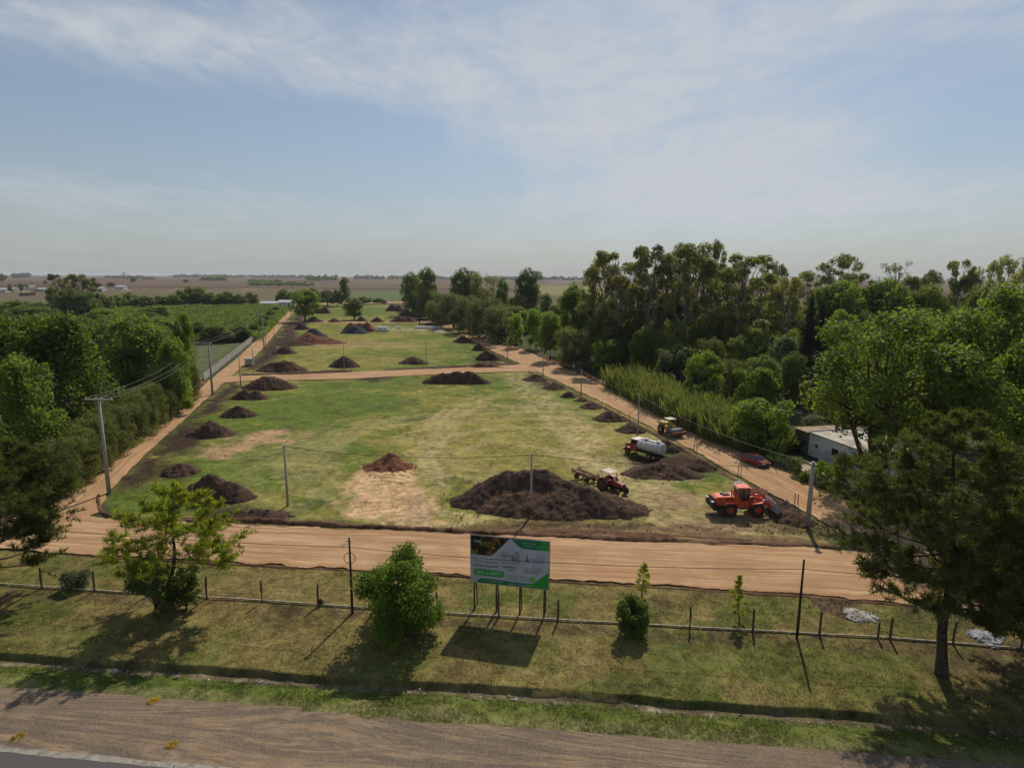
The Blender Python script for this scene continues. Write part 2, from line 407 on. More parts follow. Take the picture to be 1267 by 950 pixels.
DITCH = WP([(-260, 790), (0, 806), (133, 815), (253, 822), (400, 834), (589, 844), (800, 860), (867, 866), (1056, 878), (1267, 893), (1500, 910)])
LEFT_L = [(20, 655), (60, 628), (94, 600), (146, 560), (222, 502), (260, 469), (293, 444), (317, 421), (354, 384), (364, 374)]
LEFT_R = [(110, 668), (112, 636), (124, 612), (184, 559), (255, 494), (285, 466), (320, 437), (333, 422), (363, 386), (368, 377)]
RIGHT_L = [(1120, 705), (1066, 668), (992, 630), (967, 617), (916, 591), (842, 548), (751, 500), (673, 464), (603, 431), (552, 406), (517, 387), (500, 376)]
RIGHT_R = [(1215, 690), (1120, 648), (1035, 613), (992, 594), (910, 556), (859, 535), (797, 504), (741, 474), (671, 443), (606, 415), (552, 394), (520, 380), (504, 373.5)]
FRONT_T = [(-260, 640), (-60, 641), (90, 640), (150, 641), (290, 649), (360, 652), (540, 659), (720, 667), (1020, 679), (1180, 688), (1300, 697), (1600, 722)]
FRONT_B = [(-260, 668), (-60, 674), (83, 684), (150, 688), (290, 696), (360, 700), (540, 709), (720, 719), (1020, 736), (1180, 752), (1300, 763), (1600, 800)]
FIELD = LEFT_R[2:] + [(500, 376)] + RIGHT_L[::-1][1:-1] + FRONT_T[8:2:-1]

def albedo(X, Y):
    n = len(X)
    w1 = fbm(X * .35, Y * .35, 1, 5, .6); w2 = fbm(X * .05, Y * .05, 9, 4); w3 = fbm(X * 1.1, Y * 1.1, 21, 3)
    jx = (fbm(X * .45, Y * .45, 33, 4, .65) - .5) * 2; jy = (fbm(X * .45, Y * .45, 47, 4, .65) - .5) * 2
    sx_ = fbm(X * .12 + Y * .02, Y * .5, 55, 4)      # streaky
    C = np.empty((n, 3)); D = np.hypot(X, Y)
    def put(c, w):
        nonlocal C
        C = C + (np.asarray(c) - C) * np.asarray(w)[:, None]
    C[:] = (.052, .062, .026)
    put((.075, .070, .032), sstep(.45, .6, w1) * .8)
    # far farmland: long strips of ploughed red-brown soil, stubble and pasture
    far = sstep(430, 560, Y + 40 * (w2 - .5)); strip = fbm(X * .0006 + Y * .0001, Y * .0035 + X * .0004, 71, 3); st2 = fbm(X * .0003, Y * .012 + X * .002, 75, 2)
    put((.125, .068, .046), far)
    put((.165, .098, .066), far * sstep(.48, .56, strip)); put((.085, .048, .036), far * sstep(.5, .58, st2) * .8)
    put((.11, .115, .05), far * sstep(.62, .68, strip) * .7)
    b = WP([(-400, 366), (-400, 357), (60, 356), (380, 357), (480, 360), (480, 366), (300, 369), (0, 372)])
    put((.13, .105, .06), poly_w(X, Y, b, 10, 6, jx, jy, True) * .8)
    for a in ([(-60, 357), (340, 361.5)], [(20, 362), (110, 360)], [(180, 357), (330, 358)]):
        put((.34, .26, .19), line_w(X, Y, a, 5, 8, 6, jx, jy) * sstep(.42, .62, sx_) * .9)
    put((.10, .125, .045), poly_w(X, Y, [(433, 378), (440, 358.5), (512, 359), (508, 373)], 4, 4, jx, jy) )
    put((.17, .12, .075), poly_w(X, Y, [(680, 352.5), (680, 347), (740, 347), (740, 352.5)], 6, 4, jx, jy) * .6)
    put((.19, .18, .07), poly_w(X, Y, [(660, 365), (660, 353.5), (750, 353.5), (750, 365)], 6, 4, jx, jy))
    put((.075, .11, .022), poly_w(X, Y, [(120, 424), (326, 422), (360, 383), (330, 380), (110, 381)], 3, 2, jx, jy))
    # left paddock behind the panel wall
    put((.10, .115, .05), poly_w(X, Y, [(236, 478), (243, 440), (243, 421), (318, 419)], 1.5, 1, jx, jy))
    # lots between the roads
    fm = poly_w(X, Y, FIELD, 1.0, .6, jx, jy)
    lush = .42 + (w1 - .5) * 1.3 + (w2 - .5) * 1.3
    for q in ((390, 500, 130, 32, .55), (330, 590, 50, 16, .45), (200, 610, 50, 12, .3), (720, 490, 45, 22, .5), (840, 560, 70, 16, .35), (590, 435, 60, 10, .5), (450, 385, 90, 7, .5), (860, 590, 60, 10, .25), (400, 560, 40, 12, .3), (600, 470, 90, 8, .35),
              (650, 560, 120, 30, -.28), (560, 530, 40, 20, -.3), (700, 640, 200, 12, -.25), (850, 640, 80, 16, -.3), (480, 560, 60, 30, -.15), (600, 500, 70, 9, -.2), (420, 428, 80, 7, -.25), (500, 445, 60, 5, -.2), (200, 640, 90, 5, -.5), (300, 540, 70, 14, -.2)):
        lush = lush + blob(X, Y, *q[:4]) * q[4]
    lush = lush + (sx_ - .5) * .5
    grass = np.outer(1 - sstep(.15, .85, lush), (.225, .202, .052)) + np.outer(sstep(.15, .85, lush), (.102, .145, .022))
    C = C * (1 - fm[:, None]) + grass * fm[:, None]
    put((.105, .085, .045), fm * sstep(.62, .74, w1) * .5)
    # broad pale vehicle tracks over the grass
    tan = (.56, .365, .21); pale = (.42, .33, .17)
    for pts, w, so, am in (([(560, 650), (600, 640), (545, 632)], .3, .4, .7), ([(300, 500), (360, 490), (450, 480)], .4, .8, .35), ([(596, 488), (556, 500), (530, 522), (520, 550), (530, 590)], .3, .5, .55), ([(604, 492), (566, 504), (542, 524), (532, 550), (543, 590)], .3, .5, .55), ([(640, 462), (668, 495), (705, 530), (740, 560), (790, 600), (870, 640)], 2.2, 3.5, .65), ([(600, 498), (560, 520), (535, 560), (540, 610)], .8, 1.6, .5), ([(612, 500), (700, 512), (735, 545), (720, 580)], .8, 1.6, .4),
                           ([(780, 600), (800, 622), (812, 650)], .5, .8, .7), ([(800, 600), (830, 630), (838, 655)], .5, .8, .6), ([(560, 560), (620, 545), (700, 560), (780, 590)], .7, 1.5, .4), ([(690, 560), (810, 600), (900, 650), (1000, 664)], .8, 1.3, .45),
                           ([(710, 575), (740, 592), (800, 640)], .6, 1.0, .45), ([(500, 545), (560, 505), (640, 480)], .7, 1.6, .35), ([(400, 430), (520, 428)], .8, 2.4, .6), ([(640, 650), (760, 655), (900, 652), (1040, 668)], .35, .5, .5)):
        put(pale, line_w(X, Y, pts, w, so, .8, jx, jy) * am * sstep(.3, .62, w3 * .5 + w1 * .5))
    rd = np.hypot((X - P(700, 600)[0]) * .8, Y - P(700, 560)[1]); put(pale, fm * sstep(.5, .62, fbm(rd * .5 + w1 * 3, X * .02 + Y * .03, 87, 3)) * sstep(8, 14, rd) * (1 - sstep(26, 40, rd)) * .38)
    put((.25, .165, .095), poly_w(X, Y, [(800, 612), (880, 600), (960, 640), (1010, 662), (960, 668), (830, 664)], 1.5, 3, jx, jy) * sstep(.42, .58, w1) * .75)
    put((.16, .10, .06), line_w(X, Y, [(590, 652), (700, 648), (840, 654), (1000, 672)], .5, .9, 1.6, jx, jy) * .75)
    put((.13, .078, .048), line_w(X, Y, [(140, 647), (300, 644), (500, 652)], .25, .9, 1.2, jx, jy) * .6)
    bare = poly_w(X, Y, [(424, 638), (432, 604), (448, 576), (514, 574), (524, 612), (536, 656), (500, 657), (482, 640), (450, 640)], 1.0, 2.4, jx, jy)
    arc = .5 + .5 * np.sin((np.hypot(X + 16, Y - 70) * 5.0 + 4 * w1)); put(tan, bare * (.62 + .38 * arc))
    put((.40, .28, .17), line_w(X, Y, [(508, 620), (504, 655)], .25, .35, .2, jx, jy) * .9); put((.40, .28, .17), line_w(X, Y, [(520, 605), (528, 655)], .3, .4, .2, jx, jy) * .85)
    put((.42, .27, .155), poly_w(X, Y, [(240, 562), (262, 545), (330, 530), (388, 536), (352, 552), (300, 560), (265, 568)], 1.4, 2.2, jx, jy) * sstep(.32, .52, w1) * .85)
    put((.30, .2, .11), poly_w(X, Y, [(380, 418), (500, 424), (520, 430), (390, 428)], 2, 3, jx, jy) * .5)
    put((.36, .30, .2), poly_w(X, Y, [(486, 405), (560, 406), (540, 410), (480, 409)], 1.2, 2, jx, jy) * .5)
    # spread dark topsoil
    ds = (.046, .028, .019)
    strips = ([(136, 612), (150, 600), (172, 598), (196, 582), (215, 560), (240, 556), (262, 540), (240, 520), (276, 508), (282, 495), (300, 478), (285, 470), (262, 490), (205, 541), (160, 580)],
              [(300, 460), (325, 455), (352, 436), (372, 422), (366, 410), (380, 402), (375, 392), (400, 384), (408, 377), (385, 378), (362, 392), (340, 415), (318, 440)],
              [(268, 627), (300, 625), (345, 634), (352, 643), (280, 640)], [(196, 590), (193, 580), (212, 572), (238, 576), (240, 584), (215, 590)],
              [(150, 600), (165, 590), (190, 592), (170, 602)], [(560, 655), (640, 640), (760, 645), (830, 652), (835, 657), (700, 660)],
              [(440, 467), (460, 464), (486, 467), (470, 472), (452, 471)],
              [(585, 440), (625, 446), (650, 455), (590, 453)], [(555, 409), (604, 434), (618, 446), (640, 450), (600, 430)],
              [(650, 462), (680, 470), (700, 480), (680, 482), (655, 470)], [(905, 598), (960, 602), (1000, 640), (985, 655), (940, 630)],
              [(510, 384), (540, 402), (530, 404), (485, 384), (478, 375), (500, 377)], [(960, 650), (1010, 640), (1045, 655), (1040, 672), (990, 668)],
              [(770, 565), (850, 560), (900, 578), (850, 592), (800, 588)])
    for i, s in enumerate(strips):
        put(ds, poly_w(X, Y, s, .7 + .004 * D.mean(), 1.8, jx, jy) * (1.0 if i not in (5, 12) else .6) * sstep(.30, .42, w1 + .06))
    put((.15, .08, .05), line_w(X, Y, [(135, 648), (300, 645), (520, 655), (700, 662), (1020, 675)], .45, .6, .5, jx, jy) * .8 * fm)
    # bank between front road and fence, and down to the ditch
    bank = poly_w(X, Y, [(-700, 668), (83, 681), (290, 693), (540, 706), (720, 716), (1020, 733), (1180, 748), (1300, 760), (1900, 830), (1900, 940), (1267, 893), (800, 860), (400, 834), (0, 806), (-700, 760)], .35, .5, jx, jy)
    lb = .34 + (w1 - .5) * 1.6 + (w2 - .5) * .9 + blob(X, Y, 640, 738, 70, 9) * .5 + blob(X, Y, 1130, 760, 50, 12) * .5 + blob(X, Y, 820, 742, 60, 12) * .25 + blob(X, Y, 880, 820, 80, 12) * .3
    gb = np.outer(1 - sstep(.1, .9, lb), (.205, .160, .060)) + np.outer(sstep(.1, .9, lb), (.108, .122, .030))
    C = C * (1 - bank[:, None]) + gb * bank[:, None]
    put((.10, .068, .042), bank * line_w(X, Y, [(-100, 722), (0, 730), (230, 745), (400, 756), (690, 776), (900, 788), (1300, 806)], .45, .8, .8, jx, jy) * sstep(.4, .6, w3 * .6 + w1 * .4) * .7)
    put((.10, .062, .045), poly_w(X, Y, [(998, 738), (1060, 738), (1075, 742), (1060, 752), (1035, 763), (1010, 750)], .3, .6, jx, jy) * .85)
    put((.12, .07, .05), poly_w(X, Y, [(805, 738), (825, 736), (835, 745), (830, 752), (810, 748)], .3, .5, jx, jy) * .7)
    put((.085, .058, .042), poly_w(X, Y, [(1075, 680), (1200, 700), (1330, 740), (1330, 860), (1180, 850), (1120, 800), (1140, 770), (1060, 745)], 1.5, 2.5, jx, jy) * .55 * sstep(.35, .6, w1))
    put((.34, .30, .25), line_w(X, Y, [(-100, 660), (83, 684)], .01, .01, 0, jx, jy) * 0)
    # ditch bottom with dry litter, then lush verge
    dd = seg_dist(X, Y, DITCH); side = np.sign((Y - np.interp(X, [p[0] for p in DITCH], [p[1] for p in DITCH])))
    s = dd * -side     # positive towards the highway
    put((.16, .125, .075), sstep(-.1, .3, s) * (1 - sstep(.45, .85, s + .6 * jx)) * .8)
    put((.36, .31, .24), sstep(.2, .4, s) * (1 - sstep(.55, .8, s)) * sstep(.62, .72, w3) * .5)
    vg = sstep(.35, .85, s + .5 * jx)
    vgc = np.outer(1 - sstep(.25, .6, w1 + (w2 - .5)), (.070, .104, .018)) + np.outer(sstep(.25, .6, w1 + (w2 - .5)), (.105, .124, .028))
    C = C * (1 - vg[:, None]) + vgc * vg[:, None]
    put((.19, .18, .075), sstep(1.9, 2.9, s + .8 * jy) * .7)
    return np.clip(C, .008, .8)

def ground_z(X, Y):
    z = -.04 - .10 * fbm(X * .3, Y * .3, 5, 3)
    dd = seg_dist(X, Y, DITCH); side = np.sign((Y - np.interp(X, [p[0] for p in DITCH], [p[1] for p in DITCH])))
    s = dd * -side + .38 * (fbm(X * .5, Y * .5, 91, 4, .6) - .5)
    near = (np.hypot(X, Y) < 120)
    dit = -.40 * sstep(-.20, .06, s) * (1 - sstep(.4, 2.4, s))
    fall = -.10 * sstep(-5, -.5, s) * (1 - sstep(.5, 2.6, s))
    return z + np.where(near, dit + fall, 0)

az = np.concatenate([np.arange(-180, -60, 6.), np.arange(-60, -46, 1.), np.arange(-46, 46.01, .135), np.arange(47, 60, 1.), np.arange(60, 180, 6.)])
dep = np.concatenate([np.array([89.5, 75, 62, 52, 46, 42]), np.arange(40, 36, -.2), np.arange(36, .35, -.055), np.geomspace(.33, .0955, 16)])
A_, R_ = np.meshgrid(np.radians(az), CAMH / np.tan(np.radians(dep)))
GX, GY = (R_ * np.sin(A_)).ravel(), (R_ * np.cos(A_)).ravel()
na, nr = len(az), len(dep); idx = np.arange(na * nr).reshape(nr, na); nx = np.roll(idx, -1, 1)
GF = np.stack([idx[:-1].ravel(), nx[:-1].ravel(), nx[1:].ravel(), idx[1:].ravel()], 1)[:, ::-1]
G = ob('ground', fmesh('ground', np.stack([GX, GY, ground_z(GX, GY)], 1), GF, [M_ground], True, {'albedo': ('FLOAT_COLOR', albedo(GX, GY))}))
tag(G, kind='structure')

def resample(pts, n):
    pts = np.asarray(pts, float); d = np.concatenate([[0], np.cumsum(np.hypot(*np.diff(pts, axis=0).T))]); t = np.linspace(0, d[-1], n)
    # light smoothing of the corners
    r = np.stack([np.interp(t, d, pts[:, 0]), np.interp(t, d, pts[:, 1])], 1)
    k = max(1, n // 60)
    for _ in range(3):
        q = r.copy(); q[k:-k] = (r[:-2 * k] + r[k:-k] * 2 + r[2 * k:]) / 4; r = q
    return r, d[-1]
def strip(name, A, B, z, mat, n=None, m=14, jit=.35, relief=.012, hump=0.0, world=False, seed=0, kind='structure'):
    if not world: A, B = WP(A), WP(B)
    n = n or 300; a, la = resample(A, n); b, lb = resample(B, n)
    t = np.linspace(0, 1, m)[None, :, None]; g = a[:, None, :] * (1 - t) + b[:, None, :] * t
    w = np.linalg.norm(a - b, axis=1)[:, None]; u = np.linspace(0, (la + lb) / 2, n)[:, None] * np.ones((1, m)); v = (np.linspace(0, 1, m) - .5)[None, :] * w
    X, Y = g[..., 0], g[..., 1]
    dirn = (b - a) / (np.linalg.norm(b - a, axis=1)[:, None] + 1e-9)
    e0 = (fbm(u[:, 0] * .35, u[:, 0] * 0 + seed, 3 + seed, 5, .7) - .5) * 2 * jit; e1 = (fbm(u[:, 0] * .35, u[:, 0] * 0 + 50 + seed, 7 + seed, 5, .7) - .5) * 2 * jit
    sh = e0[:, None] * (1 - t[..., 0]) ** 3 + e1[:, None] * t[..., 0] ** 3
    X = X + sh * dirn[:, 0:1]; Y = Y + sh * dirn[:, 1:2]
    tt = t[..., 0]
    Z = z + relief * (fbm(u * .05, v * 2.2, 11 + seed, 3) - .5) * 2 * (4 * tt * (1 - tt)) + hump * (4 * tt * (1 - tt)) ** .7 * (.15 + 1.7 * fbm(X * .45, Y * .45, 13 + seed, 5, .7) * fbm(X * .08, Y * .08, 17 + seed, 2) * 1.6) - (.10 if hump else 0)
    ii = np.arange(n * m).reshape(n, m); F = np.stack([ii[:-1, :-1].ravel(), ii[:-1, 1:].ravel(), ii[1:, 1:].ravel(), ii[1:, :-1].ravel()], 1)
    # make it face up
    v0, v1, v3 = [np.array([X.ravel()[k], Y.ravel()[k]]) for k in (F[0, 0], F[0, 1], F[0, 3])]
    if np.cross(np.append(v1 - v0, 0), np.append(v3 - v0, 0))[2] < 0: F = F[:, ::-1]
    me = fmesh(name, np.stack([X, Y, Z], -1).reshape(-1, 3), F, [mat], True, uv=np.stack([u, v], -1).reshape(-1, 2))
    return tag(ob(name, me), kind=kind)

strip('left_dirt_road', LEFT_L, LEFT_R, .030, M_road, 700, jit=.8, seed=1)
strip('right_dirt_road', RIGHT_L, RIGHT_R, .034, M_road, 700, jit=.7, seed=2)
strip('front_dirt_road', FRONT_T, FRONT_B, .046, M_road, 800, 24, jit=.55, seed=3)
strip('cross_dirt_road', [(262, 467), (300, 465), (444, 460), (585, 454), (648, 451)], [(262, 475), (300, 471.5), (426, 469), (527, 464), (620, 460), (668, 460)], .040, M_road, 300, 10, .4, seed=4)
strip('far_cross_dirt_road', [(352, 397), (440, 398), (538, 396.5)], [(348, 399.3), (440, 400.2), (545, 399)], .040, M_road, 160, 8, .5, seed=5)
strip('far_end_dirt_road', [(360, 376), (420, 374.5), (512, 373)], [(360, 378), (420, 376.2), (512, 374.8)], .038, M_road, 120, 8, .5, seed=6)
# highway: asphalt, its pale edge and the gravel shoulder
hA, hB = P(0, 926)[:2], P(250, 949.5)[:2]; hd = (hB - hA) / np.linalg.norm(hB - hA); hn = np.array([hd[1], -hd[0]])
if hn[1] > 0: hn = -hn
h0, h1 = hA - hd * 140, hA + hd * 170
def off(k): return [tuple(h0 + hn * k), tuple((h0 + h1) / 2 + hn * k), tuple(h1 + hn * k)]
strip('highway_asphalt', off(0.1), off(8.0), .046, M_asphalt, 400, 10, .02, 0, world=True, seed=7)
strip('highway_edge', off(-.14), off(.2), .052, M_edge, 900, 4, .16, 0, world=True, seed=8)
VERGE_B = [(-700, 812), (0, 850), (133, 858), (400, 882), (633, 899), (867, 917), (1130, 936), (1400, 958), (1900, 1000)]
strip('gravel_shoulder', WP(VERGE_B), off(.2), .040, M_shoulder, 900, 26, .8, .015, world=True, seed=9)
for k_ in (24, 46, 68, 90, 112, 134, 150, 166):
    a_ = h0 + hd * (k_ + 60) + hn * .05; b_ = a_ + hn * 7.5 + hd * .6; strip('asphalt_crack', [tuple(a_), tuple((a_ + b_) / 2 + hd * .15), tuple(b_)], [tuple(a_ + hd * .035), tuple((a_ + b_) / 2 + hd * .19), tuple(b_ + hd * .035)], .058, M_crack, 60, 3, .02, 0, world=True, seed=40 + k_)
# low berms of pushed-up soil along road edges
strip('soil_berm', [(118, 616), (121, 634), (138, 643), (170, 646), (290, 645), (420, 652), (560, 658)], [(124, 612), (127, 630), (142, 639), (172, 641), (290, 640), (420, 648), (560, 654)], .0, M_berm, 400, 8, .35, .0, .34, seed=10)
strip('soil_berm', [(560, 659), (640, 663), (760, 668), (900, 673), (1040, 679)], [(560, 655), (640, 658), (760, 662), (900, 668), (1040, 674)], .0, M_berm, 400, 8, .4, .0, .36, seed=11)
strip('soil_berm', [(300, 465.3), (380, 463), (435, 460.7)], [(300, 463), (380, 460.5), (435, 458.3)], .0, M_soil, 160, 6, .4, .0, .5, seed=12)
strip('soil_berm', [(475, 459), (560, 455.6), (640, 451.6)], [(475, 456.6), (560, 453), (640, 449.5)], .0, M_soil, 160, 6, .4, .0, .5, seed=13)
strip('soil_berm', [(60, 628), (94, 600), (146, 560), (222, 502), (258, 470)], [(52, 624), (86, 597), (138, 557), (215, 499), (254, 468)], .0, M_berm, 300, 7, .5, .0, .55, seed=14)
strip('soil_berm', [(1120, 648), (1035, 613), (992, 594), (910, 556), (859, 535), (797, 504), (741, 474), (671, 443)], [(1125, 640), (1042, 606), (1000, 588), (916, 551), (866, 531), (803, 500), (747, 470), (674, 440)], .0, M_berm, 400, 8, .5, .0, .5, seed=15)
strip('soil_berm', [(83, 684), (290, 696), (540, 709), (720, 719), (1020, 736), (1180, 752)], [(83, 687), (290, 699), (540, 712), (720, 722), (1020, 740), (1180, 756)], .0, M_berm, 600, 6, .3, .0, .13, seed=16)
strip('soil_berm', [(992, 634), (967, 621), (916, 595), (842, 552), (751, 504), (673, 467), (655, 459)], [(988, 636), (962, 623), (911, 597), (838, 554), (748, 506), (670, 469), (652, 460)], .0, M_berm, 400, 6, .3, .0, .28, seed=17)
strip('track_ruts', [(600, 655.5), (640, 653), (700, 652), (800, 656), (930, 667)], [(600, 657), (640, 660), (700, 659), (800, 662), (930, 667.6)], -.03, M_berm, 220, 8, .6, .0, .13, seed=18)

# ------------------------------------------------------------------ soil heaps
def heap(x0, x1, ytop, ybot, peaks, mat, label, name='soil_heap', group=None, depth=.62, res=None, rough=1.0, cat='soil heap', hh=None, hk=.9):
    cxp = (x0 + x1) / 2; f = P(cxp, ybot); rx = (P(x1, ybot)[0] - P(x0, ybot)[0]) / 2; ry = rx * depth
    rx = abs(rx); ry = max(abs(ry), .8); cy = f[1] + ry; cxx = P(cxp, ybot)[0] * (cy / f[1]) * .5 + f[0] * .5
    h = solve_h(cxx, cy, ytop); h = hh or max(h * hk, .25)
    r = res or max(.16, mpp(cy) * 1.6); n = int(min(180, 2 * rx * 1.5 / r)) + 8; m = int(min(130, 2 * ry * 1.5 / r)) + 8
    xs = np.linspace(-1.5, 1.5, n); ys = np.linspace(-1.5, 1.5, m); X, Y = np.meshgrid(xs, ys); WX, WY = X * rx + cxx, Y * ry + cy
    wob = (fbm(WX * .5, WY * .5, 61, 4, .6) - .5)
    Z = np.full(X.shape, -1.0)
    for (pxx, pyy, ph, pr) in peaks:
        q = min(pr * 1.28, 1.0); d = np.sqrt(((X - pxx * .9) / q) ** 2 + ((Y - pyy * .9) / (q if pr > .6 else q * 1.1)) ** 2 + .03) - .17 + wob * .26
        zz = ph * (1 - d / .86); Z = np.where(zz > 0, (np.maximum(Z, 0) ** 5 + np.maximum(zz, 0) ** 5) ** .2, np.maximum(Z, zz))
    k = .05; Zs = Z * h
    sc_ = min(1.0, h)
    Zs = Zs + rough * sc_ * ((fbm(WX * 1.3, WY * 1.3, 63, 5, .68) - .5) * .75 + (np.abs(fbm(WX * 3.3, WY * 3.3, 67, 4, .7) - .5)) * .62)
    Zs = np.where(Zs < 0, Zs * .5 - .12, Zs)
    ii = np.arange(n * m).reshape(m, n); F = np.stack([ii[:-1, :-1].ravel(), ii[:-1, 1:].ravel(), ii[1:, 1:].ravel(), ii[1:, :-1].ravel()], 1)
    zf = Zs.ravel()[F].max(1); F = F[zf > -.16]
    V = np.stack([WX - cxx, WY - cy, Zs], -1).reshape(-1, 3)
    used = np.unique(F); remap = -np.ones(len(V), int); remap[used] = np.arange(len(used))
    o = ob(name, fmesh(name, V[used], remap[F], [mat], True), loc=(cxx, cy, 0)); return tag(o, label, cat, group)
one = [(0, 0, 1, 1)]
heap(560, 795, 578, 644, [(-.52, .25, .98, .42), (-.25, .2, .96, .42), (-.02, .25, .98, .40), (.22, .0, .80, .42), (.5, -.28, .66, .42), (-.78, .05, .5, .3), (.72, -.4, .45, .35), (-.3, -.3, .55, .4), (.15, -.4, .55, .42)], M_soil, 'very large dark topsoil heap with several crests behind the billboard', depth=.52, res=.14, hk=.78)
heap(218, 309, 584, 624, [(-.2, 0, 1, .85), (.35, -.1, .75, .62)], M_soil, 'tall dark soil heap just behind the young pine, touching the left lot edge', depth=.6)
heap(194, 242, 573, 590, [(0, 0, 1, 1)], M_soil, 'low flat dark soil patch left of the heap behind the young pine', depth=.8)
heap(230, 289, 520, 542, [(-.1, 0, 1, 1)], M_soil, 'dark conical soil heap by the left road, second one behind the young pine')
heap(270, 315, 501, 517, [(0, 0, 1, 1)], M_soil, 'small dark soil heap by the left road below the twin heap at the junction')
heap(286, 328, 481, 495, [(-.3, 0, 1, .7), (.4, 0, .8, .6)], M_soil, 'low dark soil heap just in front of the heap at the left junction')
heap(300, 362, 463, 483, [(-.15, 0, 1, .8), (.3, 0, .75, .65)], M_soil, 'peaked dark soil heap just below the left end of the cross road')
heap(318, 372, 445, 461, [(-.3, 0, .9, .7), (.25, 0, 1, .75)], M_soil, 'wide dark soil heap just above the left end of the cross road')
heap(405, 443, 439, 455, one, M_soil, 'rounded dark soil heap beside the light pole in the middle of the second lot')
heap(492, 529, 440, 451, one, M_soil, 'rounded dark soil heap left of the right light pole on the second lot')
heap(526, 606, 458, 476, [(-.55, 0, .85, .48), (-.05, 0, .98, .5), (.38, 0, 1, .52)], M_soil, 'triple crested dark soil heap on the near side of the cross road', depth=.4)
heap(336, 366, 427, 438, one, M_soil, 'dark soil heap beside the left road above the white bin')
heap(344, 384, 420, 428, [(-.2, 0, 1, .8), (.4, 0, .8, .6)], M_soil, 'dark soil heap left of the red clay heap')
heap(360, 424, 411, 426, [(-.45, 0, 1, .6), (0, -.1, .7, .6), (.45, -.1, .5, .55)], M_clay, 'long reddish clay heap near the left road', name='clay_heap', cat='clay heap')
heap(372, 408, 405, 418, [(-.2, 0, 1, .9)], M_gravelpile, 'dark grey gravel heap behind the long reddish clay heap', name='gravel_heap', cat='gravel heap')
heap(422, 464, 397, 411, [(-.5, 0, .9, .5), (0, .1, .9, .6), (.5, 0, 1, .5)], M_clay, 'square reddish clay heap behind the blue-grey gravel heap', name='clay_heap', cat='clay heap')
heap(420, 455, 401, 413, one, M_gravelpile, 'blue-grey gravel heap in front of the reddish clay heap mid field', name='gravel_heap', cat='gravel heap')
heap(374, 400, 391, 399, one, M_soil, 'brown soil heap under the leaning tree at the far left')
heap(361, 384, 399, 408, one, M_soil, 'brown soil heap by the left road below the leaning tree')
heap(404, 422, 393, 399, one, M_soil, 'small far soil heap left of the lone field tree')
heap(438, 455, 391, 398, one, M_soil, 'small far soil heap right behind the lone field tree')
heap(457, 476, 392, 399, one, M_soil, 'small far soil heap right of the lone field tree')
heap(484, 515, 390, 399, [(-.4, 0, 1, .7), (.4, 0, .9, .6)], M_soil, 'far twin soil heap left of the dark pole')
heap(385, 408, 377, 388, [(-.3, 0, .8, .7), (.3, 0, 1, .7)], M_soil, 'farthest soil heap on the left, behind the leaning tree')
heap(478, 500, 375, 385, [(-.4, 0, 1, .7), (.4, -.3, .8, .6)], M_soil, 'farthest soil heap at the right end of the lots')
heap(492, 512, 382, 391, one, M_soil, 'far soil heap beside the right road near its far end')
heap(590, 618, 432, 446, [(-.2, 0, 1, .8), (.4, 0, .7, .6)], M_soil, 'soil heap beside the right road above the cross road')
heap(560, 585, 414, 424, one, M_soil, 'low soil heap beside the right road opposite the row of olive trees')
heap(583, 602, 424, 434, one, M_soil, 'low soil heap beside the right road above the soil heap by the cross road')
heap(582, 618, 448, 455, [(-.4, 0, 1, .6), (.4, 0, .7, .6)], M_clay, 'thin reddish soil ridge on the upper edge of the cross road', depth=.3)
for x0, x1, a, b, t in ((648, 678, 460, 472, 'first soil heap below the cross road along the right road'), (672, 700, 471, 482, 'second soil heap below the cross road along the right road'),
                        (695, 714, 482, 492, 'third soil heap below the cross road along the right road'), (711, 728, 491, 497, 'smallest soil heap in the row along the right road'), (718, 746, 495, 506, 'soil heap just below the smallest one along the right road'),
                        (736, 776, 505, 522, 'broad soil heap along the right road above the tanker truck'), (764, 802, 521, 536, 'soil heap at the foot of the light pole above the tanker truck'),
                        (806, 847, 540, 560, 'soil heap between the tanker truck and the roller')):
    heap(x0, x1, a, b, one, M_soil, t, depth=.75, hk=.72)
heap(780, 868, 564, 594, [(-.1, .1, 1, .75), (.4, -.1, .7, .55), (-.55, 0, .55, .5)], M_soil, 'broad lumpy soil heap below the tanker truck', depth=.55, hk=.55)
heap(845, 890, 564, 583, one, M_soil, 'soil heap beside the road right of the tanker truck', depth=.7, hk=.7)
heap(457, 504, 561, 581, [(0, .1, 1, .6), (-.4, -.2, .5, .8), (.4, -.2, .5, .8), (.3, .2, .8, .5)], M_clay, 'reddish earth heap at the top of the bare tan patch', name='clay_heap', depth=.7, cat='clay heap')
heap(958, 1001, 606, 650, [(.35, .5, .9, .55), (.3, -.3, .8, .6), (-.2, .0, .6, .7), (.1, .9, .6, .5)], M_soil, 'loose soil heap being pushed by the orange wheel loader', depth=1.6, hh=1.0)
heap(924, 952, 600, 611, [(0, 0, 1, 1)], M_clay, 'low reddish soil spread behind the bucket of the wheel loader', depth=.8, hh=.45)
heap(266, 344, 624, 644, [(-.4, 0, .5, .7), (.2, 0, .5, .8), (.6, 0, .4, .5)], M_soil, 'very low spread of dark soil below the heap behind the young pine', depth=.4)

ORD = ['first', 'second', 'third', 'fourth', 'fifth', 'sixth', 'seventh', 'eighth', 'ninth', 'tenth', 'eleventh', 'twelfth', 'thirteenth', 'fourteenth', 'fifteenth']
